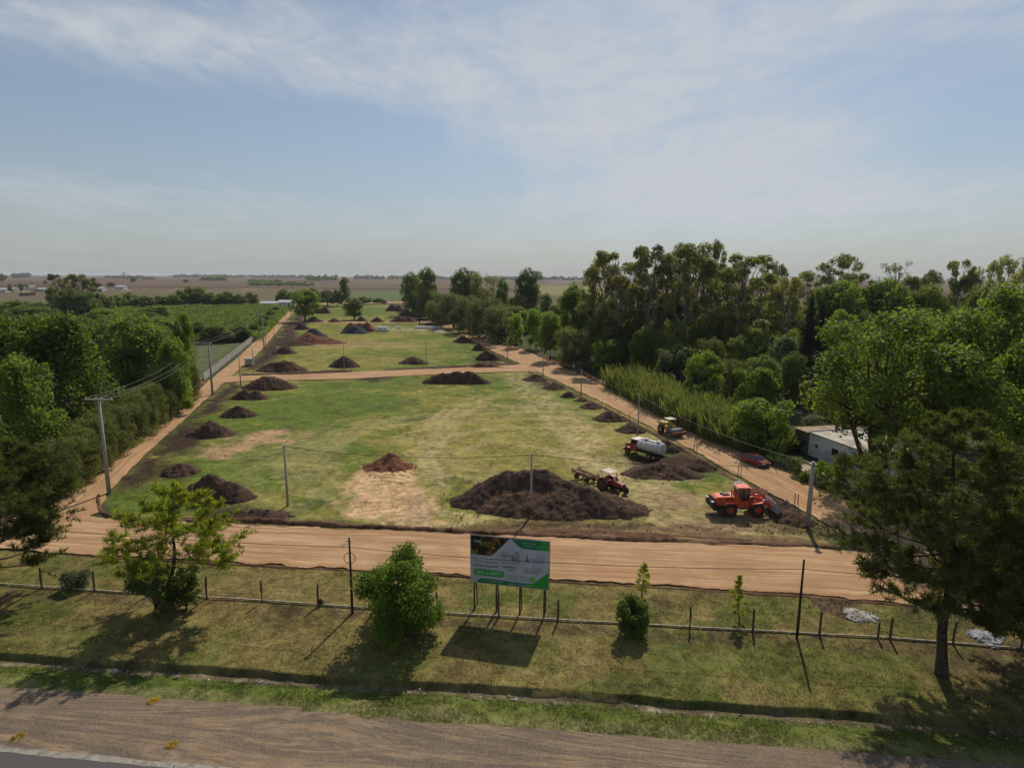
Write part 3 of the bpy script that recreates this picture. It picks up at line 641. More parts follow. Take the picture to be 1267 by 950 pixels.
# ------------------------------------------------------------------ foliage
def quads(C, Nn, size, rng, asp=1.0, droop=0.0):
    n = len(C); a = rng.normal(size=(n, 3)); a[:, 2] -= droop
    u = np.cross(Nn, a); u /= np.linalg.norm(u, axis=1)[:, None] + 1e-9; v = np.cross(Nn, u)
    v /= np.linalg.norm(v, axis=1)[:, None] + 1e-9
    s = (size * rng.uniform(.6, 1.35, n))[:, None] * .5
    u = u * s * asp; v = v * s
    V = np.stack([C - u * .55 - v, C + u * .7 - v * .35, C + u * .45 + v, C - u * .8 + v * .4], 1).reshape(-1, 3)
    F = np.arange(4 * n).reshape(n, 4); return V, F
def crown_mesh(name, lobes, nleaf, size, mat, seed, up=.45, fill=.5, asp=1.0, noise=.28):
    rng = np.random.default_rng(seed); lobes = np.array(lobes); rr = lobes[:, 3] * lobes[:, 4]
    w = (lobes[:, 3] ** 2); w = w / w.sum(); k = rng.choice(len(lobes), nleaf, p=w)
    d = rng.normal(size=(nleaf, 3)); d[:, 2] += .22; d /= np.linalg.norm(d, axis=1)[:, None]
    # sub clumps: leaves gather around sprays on the lobe surface
    ns = 34; spr = rng.normal(size=(len(lobes), ns, 3)); spr[..., 2] += .3; spr /= np.linalg.norm(spr, axis=2)[..., None]
    sr = rng.uniform(.55, 1.28, (len(lobes), ns)); si = rng.integers(0, ns, nleaf); sd_ = spr[k, si]; mixw = rng.random(nleaf) < .78
    d2 = sd_ + rng.normal(size=(nleaf, 3)) * .24; d2 /= np.linalg.norm(d2, axis=1)[:, None]
    d = np.where(mixw[:, None], d2, d)
    rad = np.where(mixw, sr[k, si] * rng.uniform(.72, 1.12, nleaf), rng.uniform(fill, 1.1, nleaf))
    C = lobes[k, :3] + d * (rad * lobes[k, 3])[:, None] * np.stack([np.ones(nleaf), np.ones(nleaf), lobes[k, 4]], 1)
    Nn = d * .5 + rng.normal(size=(nleaf, 3)) * .6; Nn[:, 2] += up; Nn /= np.linalg.norm(Nn, axis=1)[:, None]
    V, F = quads(C, Nn, np.full(nleaf, size), rng, asp)
    lt = rng.uniform(.2, .8, len(lobes)); st = rng.uniform(-.22, .22, (len(lobes), ns))
    t = np.clip(lt[k] + np.where(mixw, st[k, si], 0) + rng.normal(size=nleaf) * .16, 0, 1)
    return fmesh(name, V, F, [mat], False, {'tint': ('FLOAT', np.repeat(t, 4))})
def limbs_mesh(name, lobes, H, r0, trunk_top, mat, seed, split=.35, bend=.03):
    rng = random.Random(seed); mb = MB(); pts = [Vector((0, 0, -.2))]; n = 6
    for i in range(1, n + 1): pts.append(Vector((rng.uniform(-1, 1) * bend * H, rng.uniform(-1, 1) * bend * H, trunk_top * i / n)))
    rs = [r0 * (1.25 - .95 * i / n) for i in range(n + 1)]; rs[0] *= 1.2
    mb.path(pts, rs, mat, 8)
    for l in lobes:
        c = Vector(l[:3]); t = max(split, min(.95, (c.z - Vector((c.x, c.y, 0)).length * .9) / trunk_top if trunk_top else .5)); t = min(max(t * rng.uniform(.7, 1), split), .97)
        k = t * n; i = int(min(k, n - 1)); a = pts[i].lerp(pts[i + 1], k - i); ra = rs[i] * .55
        m_ = a.lerp(c, .5) + Vector((rng.uniform(-1, 1), rng.uniform(-1, 1), rng.uniform(-.6, .4))) * l[3] * .3
        mb.path([a, a.lerp(m_, .5), m_, m_.lerp(c, .6), c], [ra, ra * .75, ra * .55, ra * .4, ra * .22], mat, 5)
        for _ in range(3):
            d = Vector((rng.gauss(0, 1), rng.gauss(0, 1), rng.gauss(.4, .8))).normalized(); e = c + d * l[3] * .85
            mb.path([m_.lerp(c, .7), (m_ + e) / 2 + d * .1, e], [ra * .3, ra * .2, ra * .08], mat, 4)
    return mb.mesh(name)
def lobes_env(kind, H, Wd, seed):
    rng = random.Random(seed); out_ = []; R = Wd / 2
    if kind == 'broad':
        for i in range(48):
            z = rng.uniform(.22, .95); e = math.sqrt(max(.02, 1 - ((z - .52) / .5) ** 2)); a = rng.uniform(0, 2 * PI); r = R * .80 * e * math.sqrt(rng.uniform(.15, 1))
            out_.append((math.cos(a) * r, math.sin(a) * r, z * H * .93, R * rng.uniform(.15, .29), .85))
        out_.append((0, 0, H * .88, R * .32, .9))
    elif kind == 'poplar':
        for i in range(50):
            z = rng.uniform(.10, .97); e = math.sqrt(max(.03, 1 - abs((z - .42) / .6) ** 2.2)); a = rng.uniform(0, 2 * PI); r = R * .72 * e * math.sqrt(rng.uniform(.1, 1))
            out_.append((math.cos(a) * r, math.sin(a) * r, z * H * .94, R * rng.uniform(.18, .34), 1.1))
    elif kind == 'round':
        for i in range(44):
            z = rng.uniform(.07, .92); e = math.sqrt(max(.04, 1 - abs((z - .40) / .62) ** 2.6)); a = rng.uniform(0, 2 * PI); r = R * .74 * e * math.sqrt(rng.uniform(.35, 1))
            out_.append((math.cos(a) * r, math.sin(a) * r, z * H * .93, R * rng.uniform(.20, .32), .95))
    elif kind == 'euc':
        for i in range(46):
            z = rng.uniform(.16, .98); e = .55 + .45 * math.sin(min(1, max(0, z - .1) / .6) * PI * .62); a = rng.uniform(0, 2 * PI); r = R * .80 * e * math.sqrt(rng.uniform(.05, 1))
            out_.append((math.cos(a) * r, math.sin(a) * r, z * H * .96, R * rng.uniform(.12, .25), .8))
    elif kind == 'umbrella':
        for i in range(40):
            z = rng.uniform(.38, .97); a = rng.uniform(0, 2 * PI); r = R * .8 * math.sqrt(rng.uniform(.02, 1)); z = min(z, .97 - .22 * (r / R) ** 2)
            out_.append((math.cos(a) * r, math.sin(a) * r, z * H, R * rng.uniform(.13, .26), .7))
    elif kind == 'shrub':
        for i in range(34):
            z = rng.uniform(.12, .88); e = math.sqrt(max(.05, 1 - abs((z - .4) / .60) ** 2.6)); a = rng.uniform(0, 2 * PI); r = R * .78 * e * math.sqrt(rng.uniform(.1, 1))
            out_.append((math.cos(a) * r, math.sin(a) * r, z * H, R * rng.uniform(.18, .32), .9))
    elif kind == 'ball':
        for i in range(60):
            z = rng.uniform(.10, .80); e = math.sqrt(max(.05, 1 - abs((z - .45) / .50) ** 2)); a = rng.uniform(0, 2 * PI); r = R * .68 * e * math.sqrt(rng.uniform(.3, 1))
            out_.append((math.cos(a) * r, math.sin(a) * r, z * H, R * rng.uniform(.22, .34), .9))
    elif kind == 'cypress':
        for i in range(26):
            z = (i + .5) / 26; e = (math.sin(PI * min(1, z * .92 + .10)) ** .6); a = rng.uniform(0, 2 * PI); r = R * .25 * e
            out_.append((math.cos(a) * r, math.sin(a) * r, z * H * .97, R * .8 * e + .1, 1.7))
    return out_
SPEC = {  # kind, H, W, leaves, leaf size, material, trunk r, bark, trunk_top, asp
    'poplar': ('poplar', 20, 12, 15000, .40, L_bright, .32, M_barkp, 16, 1),
    'poplarb': ('poplar', 20, 13, 15000, .40, L_bright, .32, M_barkp, 16, 1),
    'broad': ('broad', 16, 14, 14000, .40, L_mid, .35, M_bark, 11, 1),
    'broadb': ('broad', 16, 15, 14000, .42, L_bright, .35, M_bark, 11, 1),
    'lime': ('shrub', 8, 8, 9000, .26, L_lime, .14, M_bark, 5, 1),
    'olive': ('round', 11, 10, 15000, .30, L_olive, .25, M_bark, 7, .6),
    'oliveb': ('round', 11, 11, 15000, .30, L_olive, .25, M_bark, 7, .6),
    'euc': ('euc', 30, 15, 19000, .46, L_euc, .5, M_barkp, 26, .7),
    'eucb': ('euc', 30, 14, 18000, .46, L_euc, .5, M_barkp, 26, .7),
    'eucc': ('euc', 30, 17, 21000, .46, L_euc, .55, M_barkp, 25, .7),
    'umbrella': ('umbrella', 26, 12, 7000, .42, L_euc, .3, M_barkp, 18, .7),
    'grey': ('shrub', 7, 8, 9000, .26, L_grey, .16, M_bark, 4, 1),
    'dark': ('broad', 14, 11, 12000, .36, L_dark, .3, M_bark, 10, .8),
    'shrub': ('shrub', 4, 4.5, 5000, .20, L_mid, .09, M_bark, 2.4, 1),
    'cypress': ('cypress', 15, 3.4, 15000, .26, L_cyp, .2, M_bark, 12, .5),
    'sparse': ('euc', 24, 9, 1700, .40, L_euc, .28, M_barkp, 22, .7),
    'far': ('broad', 12, 13, 2600, .95, L_mid, .3, M_bark, 8, 1),
}
PROTO = {}
CATN = dict(poplar='poplar_tree', poplarb='poplar_tree', broad='broadleaf_tree', broadb='broadleaf_tree', lime='bright_green_tree', olive='round_olive_green_tree', oliveb='round_olive_green_tree', euc='eucalyptus_tree', eucb='eucalyptus_tree', eucc='eucalyptus_tree',
            umbrella='eucalyptus_tree', grey='grey_green_bush', dark='dark_tree', shrub='shrub', cypress='cypress_tree', sparse='sparse_tree', far='distant_tree')
def tree(sp, px, base, top, wpx, label, group=None, rz=None, yoff=0, cat=None):
    y = P(px, base)[1] + yoff; kd, H0, W0, nl, ls, lm, tr, bm, tt, asp = SPEC[sp]
    x = P(px, base)[0] * (y / P(px, base)[1]); h = solve_h(x, y, top)
    for _ in range(4):        # put the middle of the crown over the given column
        q = pj(x, y, h * .6)[0]; x += (px - q) * mpp(y) * .95
    h = solve_h(x, y, top); w = wpx * mpp(y)
    sc_ = (w / W0, w / W0, h / H0); rz = random.uniform(0, 6.28) if rz is None else rz; c = cat or ('bush' if sp in ('shrub', 'grey') else 'tree')
    if sp not in PROTO:
        sd_ = hash_name(sp); lb = lobes_env(kd, H0, W0, sd_)
        t = thing(CATN[sp], label, c, (x, y, 0), rz, group); t.scale = sc_
        kid('crown', crown_mesh('crown', lb, nl, ls, lm, sd_, asp=asp), t); kid('trunk', limbs_mesh('trunk', lb, H0, tr, tt, bm, sd_), t)
        PROTO[sp] = t; return t
    t = copy_tree(PROTO[sp], (x, y, 0), rz, sc_, label, group)
    if group is None and 'group' in t: del t['group']
    t['category'] = c
    return t
def hash_name(s): return sum(ord(c) * (i + 3) for i, c in enumerate(s)) % 9973

# eucalyptus stand right of the middle (tops against the sky)
for i, (sp, px, base, top, w, lab) in enumerate((
    ('euc', 766, 452, 303, 74, 'leftmost tall eucalyptus of the big stand, its crown clear against the sky'),
    ('eucb', 806, 458, 300, 62, 'tall eucalyptus second from the left in the big stand'),
    ('eucc', 850, 462, 298, 84, 'tallest broad eucalyptus in the middle of the big stand'),
    ('umbrella', 881, 452, 294, 34, 'thin topped eucalyptus poking highest above the big stand'),
    ('eucb', 917, 468, 311, 80, 'tall eucalyptus at the right shoulder of the big stand'),
    ('umbrella', 954, 440, 321, 40, 'eucalyptus with small dark tuft crown right of the big stand'),
    ('eucc', 975, 462, 340, 52, 'rounded olive tree with visible trunk left of the two cypresses'),
    ('umbrella', 1000, 425, 333, 44, 'low eucalyptus crown above the two cypresses'),
    ('umbrella', 1037, 430, 312, 56, 'flat topped pale eucalyptus standing out above the wood right of the cypresses'),
    ('sparse', 1110, 425, 320, 44, 'thin half bare eucalyptus on the skyline left of the distant gap'),
    ('umbrella', 1146, 430, 332, 36, 'small eucalyptus tuft on the skyline right of the half bare one'),
    ('eucb', 1186, 440, 319, 40, 'ragged dark eucalyptus on the skyline above the large pine'),
    ('sparse', 1212, 430, 324, 34, 'bare limbed tree on the skyline above the large pine'),
    ('umbrella', 1236, 436, 316, 36, 'leaning eucalyptus tuft near the right edge of the photo'),
    ('sparse', 1254, 430, 311, 40, 'tall bare limbed tree at the right edge of the skyline'),
    ('euc', 1290, 450, 318, 60, 'eucalyptus at the right edge behind the bright trees'))):
    tree(sp, px, base, top, w, lab)
for px, base, top, w in ((742, 446, 326, 66), (785, 446, 311, 76), (828, 446, 307, 80), (868, 446, 309, 80), (900, 450, 318, 80), (940, 455, 332, 70), (968, 450, 350, 56), (1060, 440, 336, 60), (1130, 440, 340, 60), (1200, 440, 338, 60), (1260, 440, 336, 60)):
    tree(random.choice(('euc', 'eucb', 'eucc')), px, base, top, w, 'olive eucalyptus filling the gaps behind the taller crowns of the wood', 'eucalyptus trees behind the tall stand')
# farther eucalyptus group in the middle
for sp, px, base, top, w, lab in (('dark', 509, 390, 336, 34, 'left one of two dark tall trees at the far end of the right road'), ('dark', 529, 394, 330, 34, 'right one of two dark tall trees at the far end of the right road'),
    ('dark', 574, 396, 331, 50, 'broad dark tree behind the row of olive trees'), ('olive', 601, 398, 335, 44, 'olive tree just right of the broad dark one behind the olive row'),
    ('dark', 622, 400, 343, 24, 'dark narrow tree left of the separate tall tree'), ('dark', 654, 402, 331, 50, 'separate tall dark tree left of the gap with the brown field'), ('dark', 676, 404, 362, 22, 'small dark tree under the separate tall one')):
    tree(sp, px, base, top, w, lab)
# row of round olive trees along the right road
for i, (px, base, top, w) in enumerate(((507, 386, 358, 18), (517, 390, 358, 24), (529, 394, 358, 30), (543, 399, 360, 34), (559, 405, 363, 38), (577, 411, 365, 42), (597, 418, 368, 48), (618, 424, 376, 46))):
    tree('olive' if i % 2 else 'oliveb', px + 3, base + 1, top - 1, w * 1.35, 'round olive tree along the far right road, %s from the far end' % ORD[i], 'olive trees along the right road')
tree('olive', 713, 456, 402, 54, 'large dome shaped olive tree beside the right road between the third and fourth light poles')
tree('lime', 619, 424, 409, 17, 'tiny round light green bush beside the right road')
tree('lime', 638, 430, 387, 26, 'light green tree with narrow crown behind the tiny round bush')
tree('lime', 664, 432, 380, 32, 'yellow green tree in front of the olive row')
tree('broad', 681, 446, 385, 34, 'darker green tree hanging over the right road by the second light pole')
tree('broadb', 712, 436, 351, 46, 'mid green domed tree below the gap with the brown field')
tree('lime', 749, 464, 419, 48, 'fresh green low tree between the dome shaped olive tree and the reeds')
tree('broadb', 750, 448, 381, 56, 'pale green broad tree behind the fresh green low tree')
tree('olive', 789, 448, 366, 48, 'yellowish olive tree in front of the big eucalyptus stand')
tree('lime', 791, 470, 414, 40, 'pale green open bush at the left end of the reeds')
tree('grey', 837, 486, 431, 58, 'grey green rounded bush behind the reeds')
tree('lime', 832, 478, 424, 34, 'light green tuft tree rising behind the grey green bush')
tree('lime', 930, 515, 452, 64, 'bright green bush right of the reeds')
tree('lime', 950, 558, 492, 88, 'bright feathery tree beside the brick hut and the red car')
tree('grey', 966, 490, 416, 56, 'grey brown bush below the two cypresses')
tree('cypress', 1001, 500, 359, 21, 'left and taller one of the two dark columnar cypresses')
tree('cypress', 1014.5, 499, 364, 19, 'right and shorter one of the two dark columnar cypresses')
tree('broadb', 1040, 450, 347, 78, 'bright green broad tree directly behind and right of the cypresses')
tree('broadb', 1096, 450, 345, 82, 'bright green broad tree above the crown of the big tree by the white house')
tree('broad', 1150, 450, 352, 70, 'green tree behind the large pine top, left one')
tree('broad', 1215, 470, 350, 80, 'green tree behind the large pine top, right one')
tree('poplarb', 1255, 560, 352, 120, 'tall bright green tree at the right edge behind the large pine')
tree('poplar', 1165, 548, 372, 120, 'tall bright green tree just behind the top of the large pine')
tree('broadb', 1290, 620, 400, 120, 'leafy tree at the right border behind the large pine')
for px, base in ((560, 398), (585, 402), (612, 406), (635, 408), (655, 412), (678, 416), (700, 424), (640, 396), (612, 392)):
    tree('broad', px, base, base - 30, 40, 'mid green tree between the olive row and the tall dark trees', 'trees behind the olive row')
# understorey and deeper wood, nothing tells these apart
random.seed(21)
k = 0
for row in ((440, 372, 725, 1290, 26), (455, 386, 740, 1270, 30), (470, 402, 800, 1240, 34), (486, 420, 840, 1060, 38), (505, 440, 870, 1020, 36)):
    px = row[2]
    while px < row[3]:
        sp = random.choice(('dark', 'broad', 'broadb', 'oliveb', 'broad', 'oliveb'))
        tree(sp, px, row[0] + random.uniform(-5, 5), row[1] + random.uniform(-9, 9), row[4] * random.uniform(1.1, 1.7),
             {'dark': 'dark leafy tree deep in the wood right of the road', 'broad': 'mid green tree deep in the wood right of the road', 'oliveb': 'olive green tree deep in the wood right of the road', 'broadb': 'bright green tree deep in the wood right of the road'}[sp], 'trees deep in the right wood')
        px += row[4] * random.uniform(.8, 1.1)
for i in range(34):
    t = i / 33; px = 640 + t * 480; base = 426 + t * 118 + random.uniform(-16, -6) - 6
    tree(random.choice(('shrub', 'grey', 'lime', 'shrub')), px, base, base - random.uniform(18, 34), random.uniform(24, 40), 'low undergrowth bush at the foot of the right wood', 'undergrowth of the right wood', cat='bush')
for px, base in ((700, 398), (722, 400), (745, 398), (770, 410), (690, 410), (735, 412)):
    tree('broad', px, base, base - 34, 34, 'low green tree behind the domed tree by the brown field gap', 'low trees by the field gap')

# left wood
for sp, px, base, top, w, lab in (('poplar', 14, 560, 382, 124, 'big bright green tree at the left edge of the photo'), ('poplarb', 72, 552, 388, 124, 'big bright green tree next to the left edge one'),
    ('poplarb', 40, 600, 440, 92, 'bright green tree in front of the two big ones at the left edge'),
    ('dark', 133, 500, 396, 76, 'darker drooping tree in the middle of the left wood'), ('poplar', 176, 506, 386, 93, 'bright green tree right of the drooping one in the left wood'),
    ('poplar', 228, 486, 381, 30, 'narrow pointed green tree at the right end of the left wood'), ('poplarb', 215, 512, 420, 52, 'bright green tree touching the left road beside the second crossarm pole'),
    ('broad', 104, 470, 392, 72, 'green tree behind the drooping one'), ('broadb', -40, 540, 380, 100, 'green tree beyond the left edge'), ('poplarb', -60, 640, 440, 110, 'green tree at the lower left beyond the edge'),
    ('broad', 200, 450, 392, 60, 'green tree behind the narrow pointed one'), ('broad', 90, 530, 440, 70, 'mid green tree low in the left wood')):
    tree(sp, px, base, top, w, lab)
for i in range(15):
    t = i / 14; px = 72 + t * 160; base = 612 - t * 116
    tree('olive' if i % 2 else 'oliveb', px - 4, base, base - 72 + t * 22, 66 - 22 * t, 'dark olive hedge tree on the left road edge, %s counting from the front junction' % ORD[i], 'hedge trees along the left road')
for i in range(26):
    px = -60 + random.uniform(0, 260); base = 398 + (i % 5) * 16 + random.uniform(-4, 4)
    tree(random.choice(('broad', 'broadb', 'dark', 'poplar')), px, base, 378 + (i % 5) * 5 + random.uniform(-3, 4), random.uniform(34, 54), 'green tree deep in the left wood', 'trees deep in the left wood')
# farther left: tall dark clump and hedgerow behind the orchard
for sp, px, base, top, w, lab in (('euc', 78, 394, 336, 34, 'tallest dark eucalyptus of the far left clump'), ('eucc', 96, 396, 338, 38, 'broad dark eucalyptus at the centre of the far left clump'), ('eucb', 114, 394, 343, 26, 'lighter right hand eucalyptus of the far left clump'),
    ('dark', 66, 392, 352, 24, 'low dark tree at the left foot of the far left clump'), ('dark', 88, 398, 356, 40, 'dark tree filling the base of the far left clump'), ('dark', 106, 398, 360, 34, 'dark tree at the right foot of the far left clump')):
    tree(sp, px, base, top, w, lab)
for i, (px, base, top, w) in enumerate(((128, 386, 364, 26), (145, 384, 365, 24), (160, 382, 362, 24), (178, 383, 366, 26), (196, 381, 366, 24), (214, 381, 364, 24), (233, 380, 355, 30), (246, 380, 356, 24), (262, 380, 362, 24), (280, 380, 361, 24), (296, 380, 364, 22), (310, 379, 362, 20),
                                       (20, 386, 372, 40), (48, 388, 374, 36), (-20, 388, 370, 50))):
    tree('far', px, base, top, w, 'green tree in the hedgerow behind the orchard, %s' % ((ORD[i] + ' from its left end') if i < 12 else ('left of the tall clump, ' + ('right hand one', 'middle one', 'outermost one')[(1, 0, 2)[i - 12]])), 'hedgerow behind the orchard')
# far end of the lots
tree('sparse', 378, 397, 364, 30, 'leaning open crowned tree at the far end of the left road'); tree('broadb', 376, 398, 357, 44, 'soft green spreading tree at the far end of the left road')
tree('dark', 438, 396, 368, 31, 'lone small tree standing in the far lots')
for sp, px, base, top, w, lab in (('dark', 426, 379, 342, 17, 'tall slim dark tree behind the far lots'), ('far', 352, 377, 358, 24, 'round green tree left of the leaning tree'), ('far', 386, 378, 357, 24, 'dark round tree right behind the leaning tree'),
    ('dark', 404, 378, 358, 24, 'dark tree left of the tall slim one'), ('far', 416, 379, 359, 20, 'green tree touching the tall slim one'), ('far', 450, 377, 367, 22, 'low bush right of the tall slim tree'), ('far', 468, 376, 369, 18, 'low bush behind the far lots'),
    ('dark', 523, 391, 366, 20, 'dark tree behind the black pole at the far right road')):
    tree(sp, px, base, top, w, lab)
# scattered field trees and far belts
for px, base, top, w in ((137, 355, 349, 9), (3, 349, 338.5, 10), (56, 352, 347, 5), (12, 362, 351, 5), (26, 362, 350, 5), (230, 350, 345.5, 7), (165, 350, 343, 8), (345, 351, 346, 8), (710, 352, 348.5, 5)):
    tree('far', px, base, top, w, 'small isolated tree in the far farmland', 'isolated trees in the far farmland')
def belt(x0, x1, base, top, label, dens=1.0):
    rng = np.random.default_rng(int(abs(x0) * 7 + base)); A = P(x0, base); B = P(x1, base); y = A[1]; h = solve_h((A[0] + B[0]) / 2, y, top)
    n = int(900 * dens); t = rng.random(n); hh = h * (.45 + .55 * fbm(t * (x1 - x0) * .22, t * 0, int(abs(x0)), 3) * 1.4); m = mpp(y)
    C = np.stack([A[0] + (B[0] - A[0]) * t, y + rng.normal(size=n) * 8, hh * rng.random(n) ** .6], 1); Nn = rng.normal(size=(n, 3)); Nn /= np.linalg.norm(Nn, axis=1)[:, None]
    V, F = quads(C, Nn, np.full(n, min(m * 2.6, h * .8)), rng)
    o = ob('tree_belt', fmesh('tree_belt', V, F, [L_dark], False, {'tint': ('FLOAT', np.repeat(rng.random(n), 4))})); tag(o, label, 'tree belt', kind='stuff')
for x0, x1, b, t, s in ((16, 72, 343.6, 338.6, .8), (248, 292, 347, 342.4, .6), (308, 352, 349, 346, .6), (308, 398, 353.4, 348.6, 1.0), (132, 215, 344.5, 341.4, .7), (215, 480, 343.4, 340.2, 1.5), (380, 425, 347.5, 340.5, .5), (438, 484, 345.4, 341.2, .6), (-200, 20, 342.6, 339.6, 1.0), (480, 735, 346, 342.0, 2.0), (730, 1270, 347.5, 343.6, 2.2), (1120, 1150, 352, 346, .5), (178, 196, 346, 343, .3)):
    belt(x0, x1, b, t, 'bluish far tree belt on the horizon', s)

# reeds along the right road
def reeds():
    rng = np.random.default_rng(5); n = 15000; t = rng.random(n); a = np.array([P(742, 478)[:2], P(800, 511)[:2], P(858, 540)[:2], P(918, 563)[:2]]); seg = t * 3; i = np.minimum(seg.astype(int), 2); f = (seg - i)[:, None]
    p = a[i] * (1 - f) + a[i + 1] * f; d = a[3] - a[0]; d /= np.linalg.norm(d); nrm = np.array([-d[1], d[0]]); nrm = nrm if nrm[0] > 0 else -nrm
    dp = rng.random(n) ** .8 * 8.5 + 1.0 + rng.normal(size=n) * .4; p = p + nrm * dp[:, None]
    cl = fbm(p[:, 0] * .5, p[:, 1] * .5, 4, 3); h = (1.3 + 4.6 * cl + rng.normal(size=n) * .7) * (1 - .45 * sstep(.72, 1, t)); ln = rng.normal(size=(n, 2)) * .8 + (fbm(p[:, 0] * .4, p[:, 1] * .4, 8, 2)[:, None] - .5) * 2.2
    w = .10; a_ = rng.random(n) * PI; wx, wy = np.cos(a_) * w, np.sin(a_) * w; z0 = np.zeros(n); bx, by = p[:, 0], p[:, 1]
    V = np.stack([np.stack([bx - wx, by - wy, z0], 1), np.stack([bx + wx, by + wy, z0], 1), np.stack([bx + ln[:, 0] + wx * .5, by + ln[:, 1] + wy * .5, h * .97], 1), np.stack([bx + ln[:, 0] - wx * .5, by + ln[:, 1] - wy * .5, h], 1)], 1).reshape(-1, 3)
    m = 26000; k = rng.integers(0, n, m); zf = rng.uniform(.35, 1.0, m); C = np.stack([bx[k] + ln[k, 0] * zf, by[k] + ln[k, 1] * zf, h[k] * zf], 1); u = rng.normal(size=(m, 3)) * .5; u[:, 2] = .35; L_ = u * .75; sd2 = np.cross(u, rng.normal(size=(m, 3))); sd2 /= np.linalg.norm(sd2, axis=1)[:, None]; sd2 *= .06
    V2 = np.stack([C - sd2, C + sd2, C + L_ + sd2 * .3, C + L_ - sd2 * .3], 1).reshape(-1, 3)
    V = np.concatenate([V, V2]); F = np.arange(len(V)).reshape(-1, 4); tint = np.concatenate([cl * 1.2 + rng.normal(size=n) * .2, cl[k] * 1.2 + rng.normal(size=m) * .2])
    o = ob('reed_bed', fmesh('reed_bed', V, F, [L_reed], False, {'tint': ('FLOAT', np.clip(np.repeat(tint, 4), 0, 1))})); tag(o, 'bank of tall yellow green reeds beside the right dirt road', 'reeds', kind='stuff')
reeds()
# orchard canopy on the left
def orchard():
    rng = np.random.default_rng(9); quad = [P(120, 424), P(326, 422), P(360, 383), P(330, 380), P(110, 381)]
    poly = [tuple(q[:2]) for q in quad]; X = rng.uniform(min(p[0] for p in poly), max(p[0] for p in poly), 190000); Y = rng.uniform(min(p[1] for p in poly), max(p[1] for p in poly), 190000)
    k = in_poly(X, Y, poly); X, Y = X[k], Y[k]; n1_ = fbm(X * .16, Y * .16, 3, 3); row = .5 + .5 * np.cos((X * .35 + Y * .95) * 2 * PI / 6.5); keep = (row * .6 + n1_ * 1.2) > rng.random(len(X)) * .9
    X, Y, n1_, row = X[keep][:120000], Y[keep][:120000], n1_[keep][:120000], row[keep][:120000]; n = len(X)
    z = (1.3 + 1.6 * n1_ + .5 * row) * rng.random(n) ** .35
    Nn = rng.normal(size=(n, 3)) * .6; Nn[:, 2] += .8; Nn /= np.linalg.norm(Nn, axis=1)[:, None]
    V, F = quads(np.stack([X, Y, z], 1), Nn, np.full(n, 1.0), rng)
    o = ob('orchard', fmesh('orchard', V, F, [L_orch], False, {'tint': ('FLOAT', np.repeat(np.clip(.5 + (n1_ - .5) * 1.4 + rng.normal(size=n) * .15, 0, 1), 4))})); tag(o, 'green orchard of low fruit trees left of the dirt road', 'orchard', kind='stuff')
L_yel = leaf_mat('dry_yellow_weed', (.40, .29, .06), (.60, .42, .09), .5)
L_orch = leaf_mat('orchard_leaves', (.095, .145, .026), (.17, .225, .045), .4)
orchard()
for i, (px, b, t, w) in enumerate(((345, 388, 379, 14), (338, 394, 383, 15), (331, 401, 389, 17), (325, 408, 394, 18), (318, 415, 399, 20), (300, 422, 402, 30), (266, 424, 402, 34), (248, 420, 398, 26), (284, 424, 408, 24))):
    tree('far' if i % 2 else 'broad', px - 3, b, t, w, 'small green tree at the roadside edge of the orchard', 'roadside trees of the orchard')

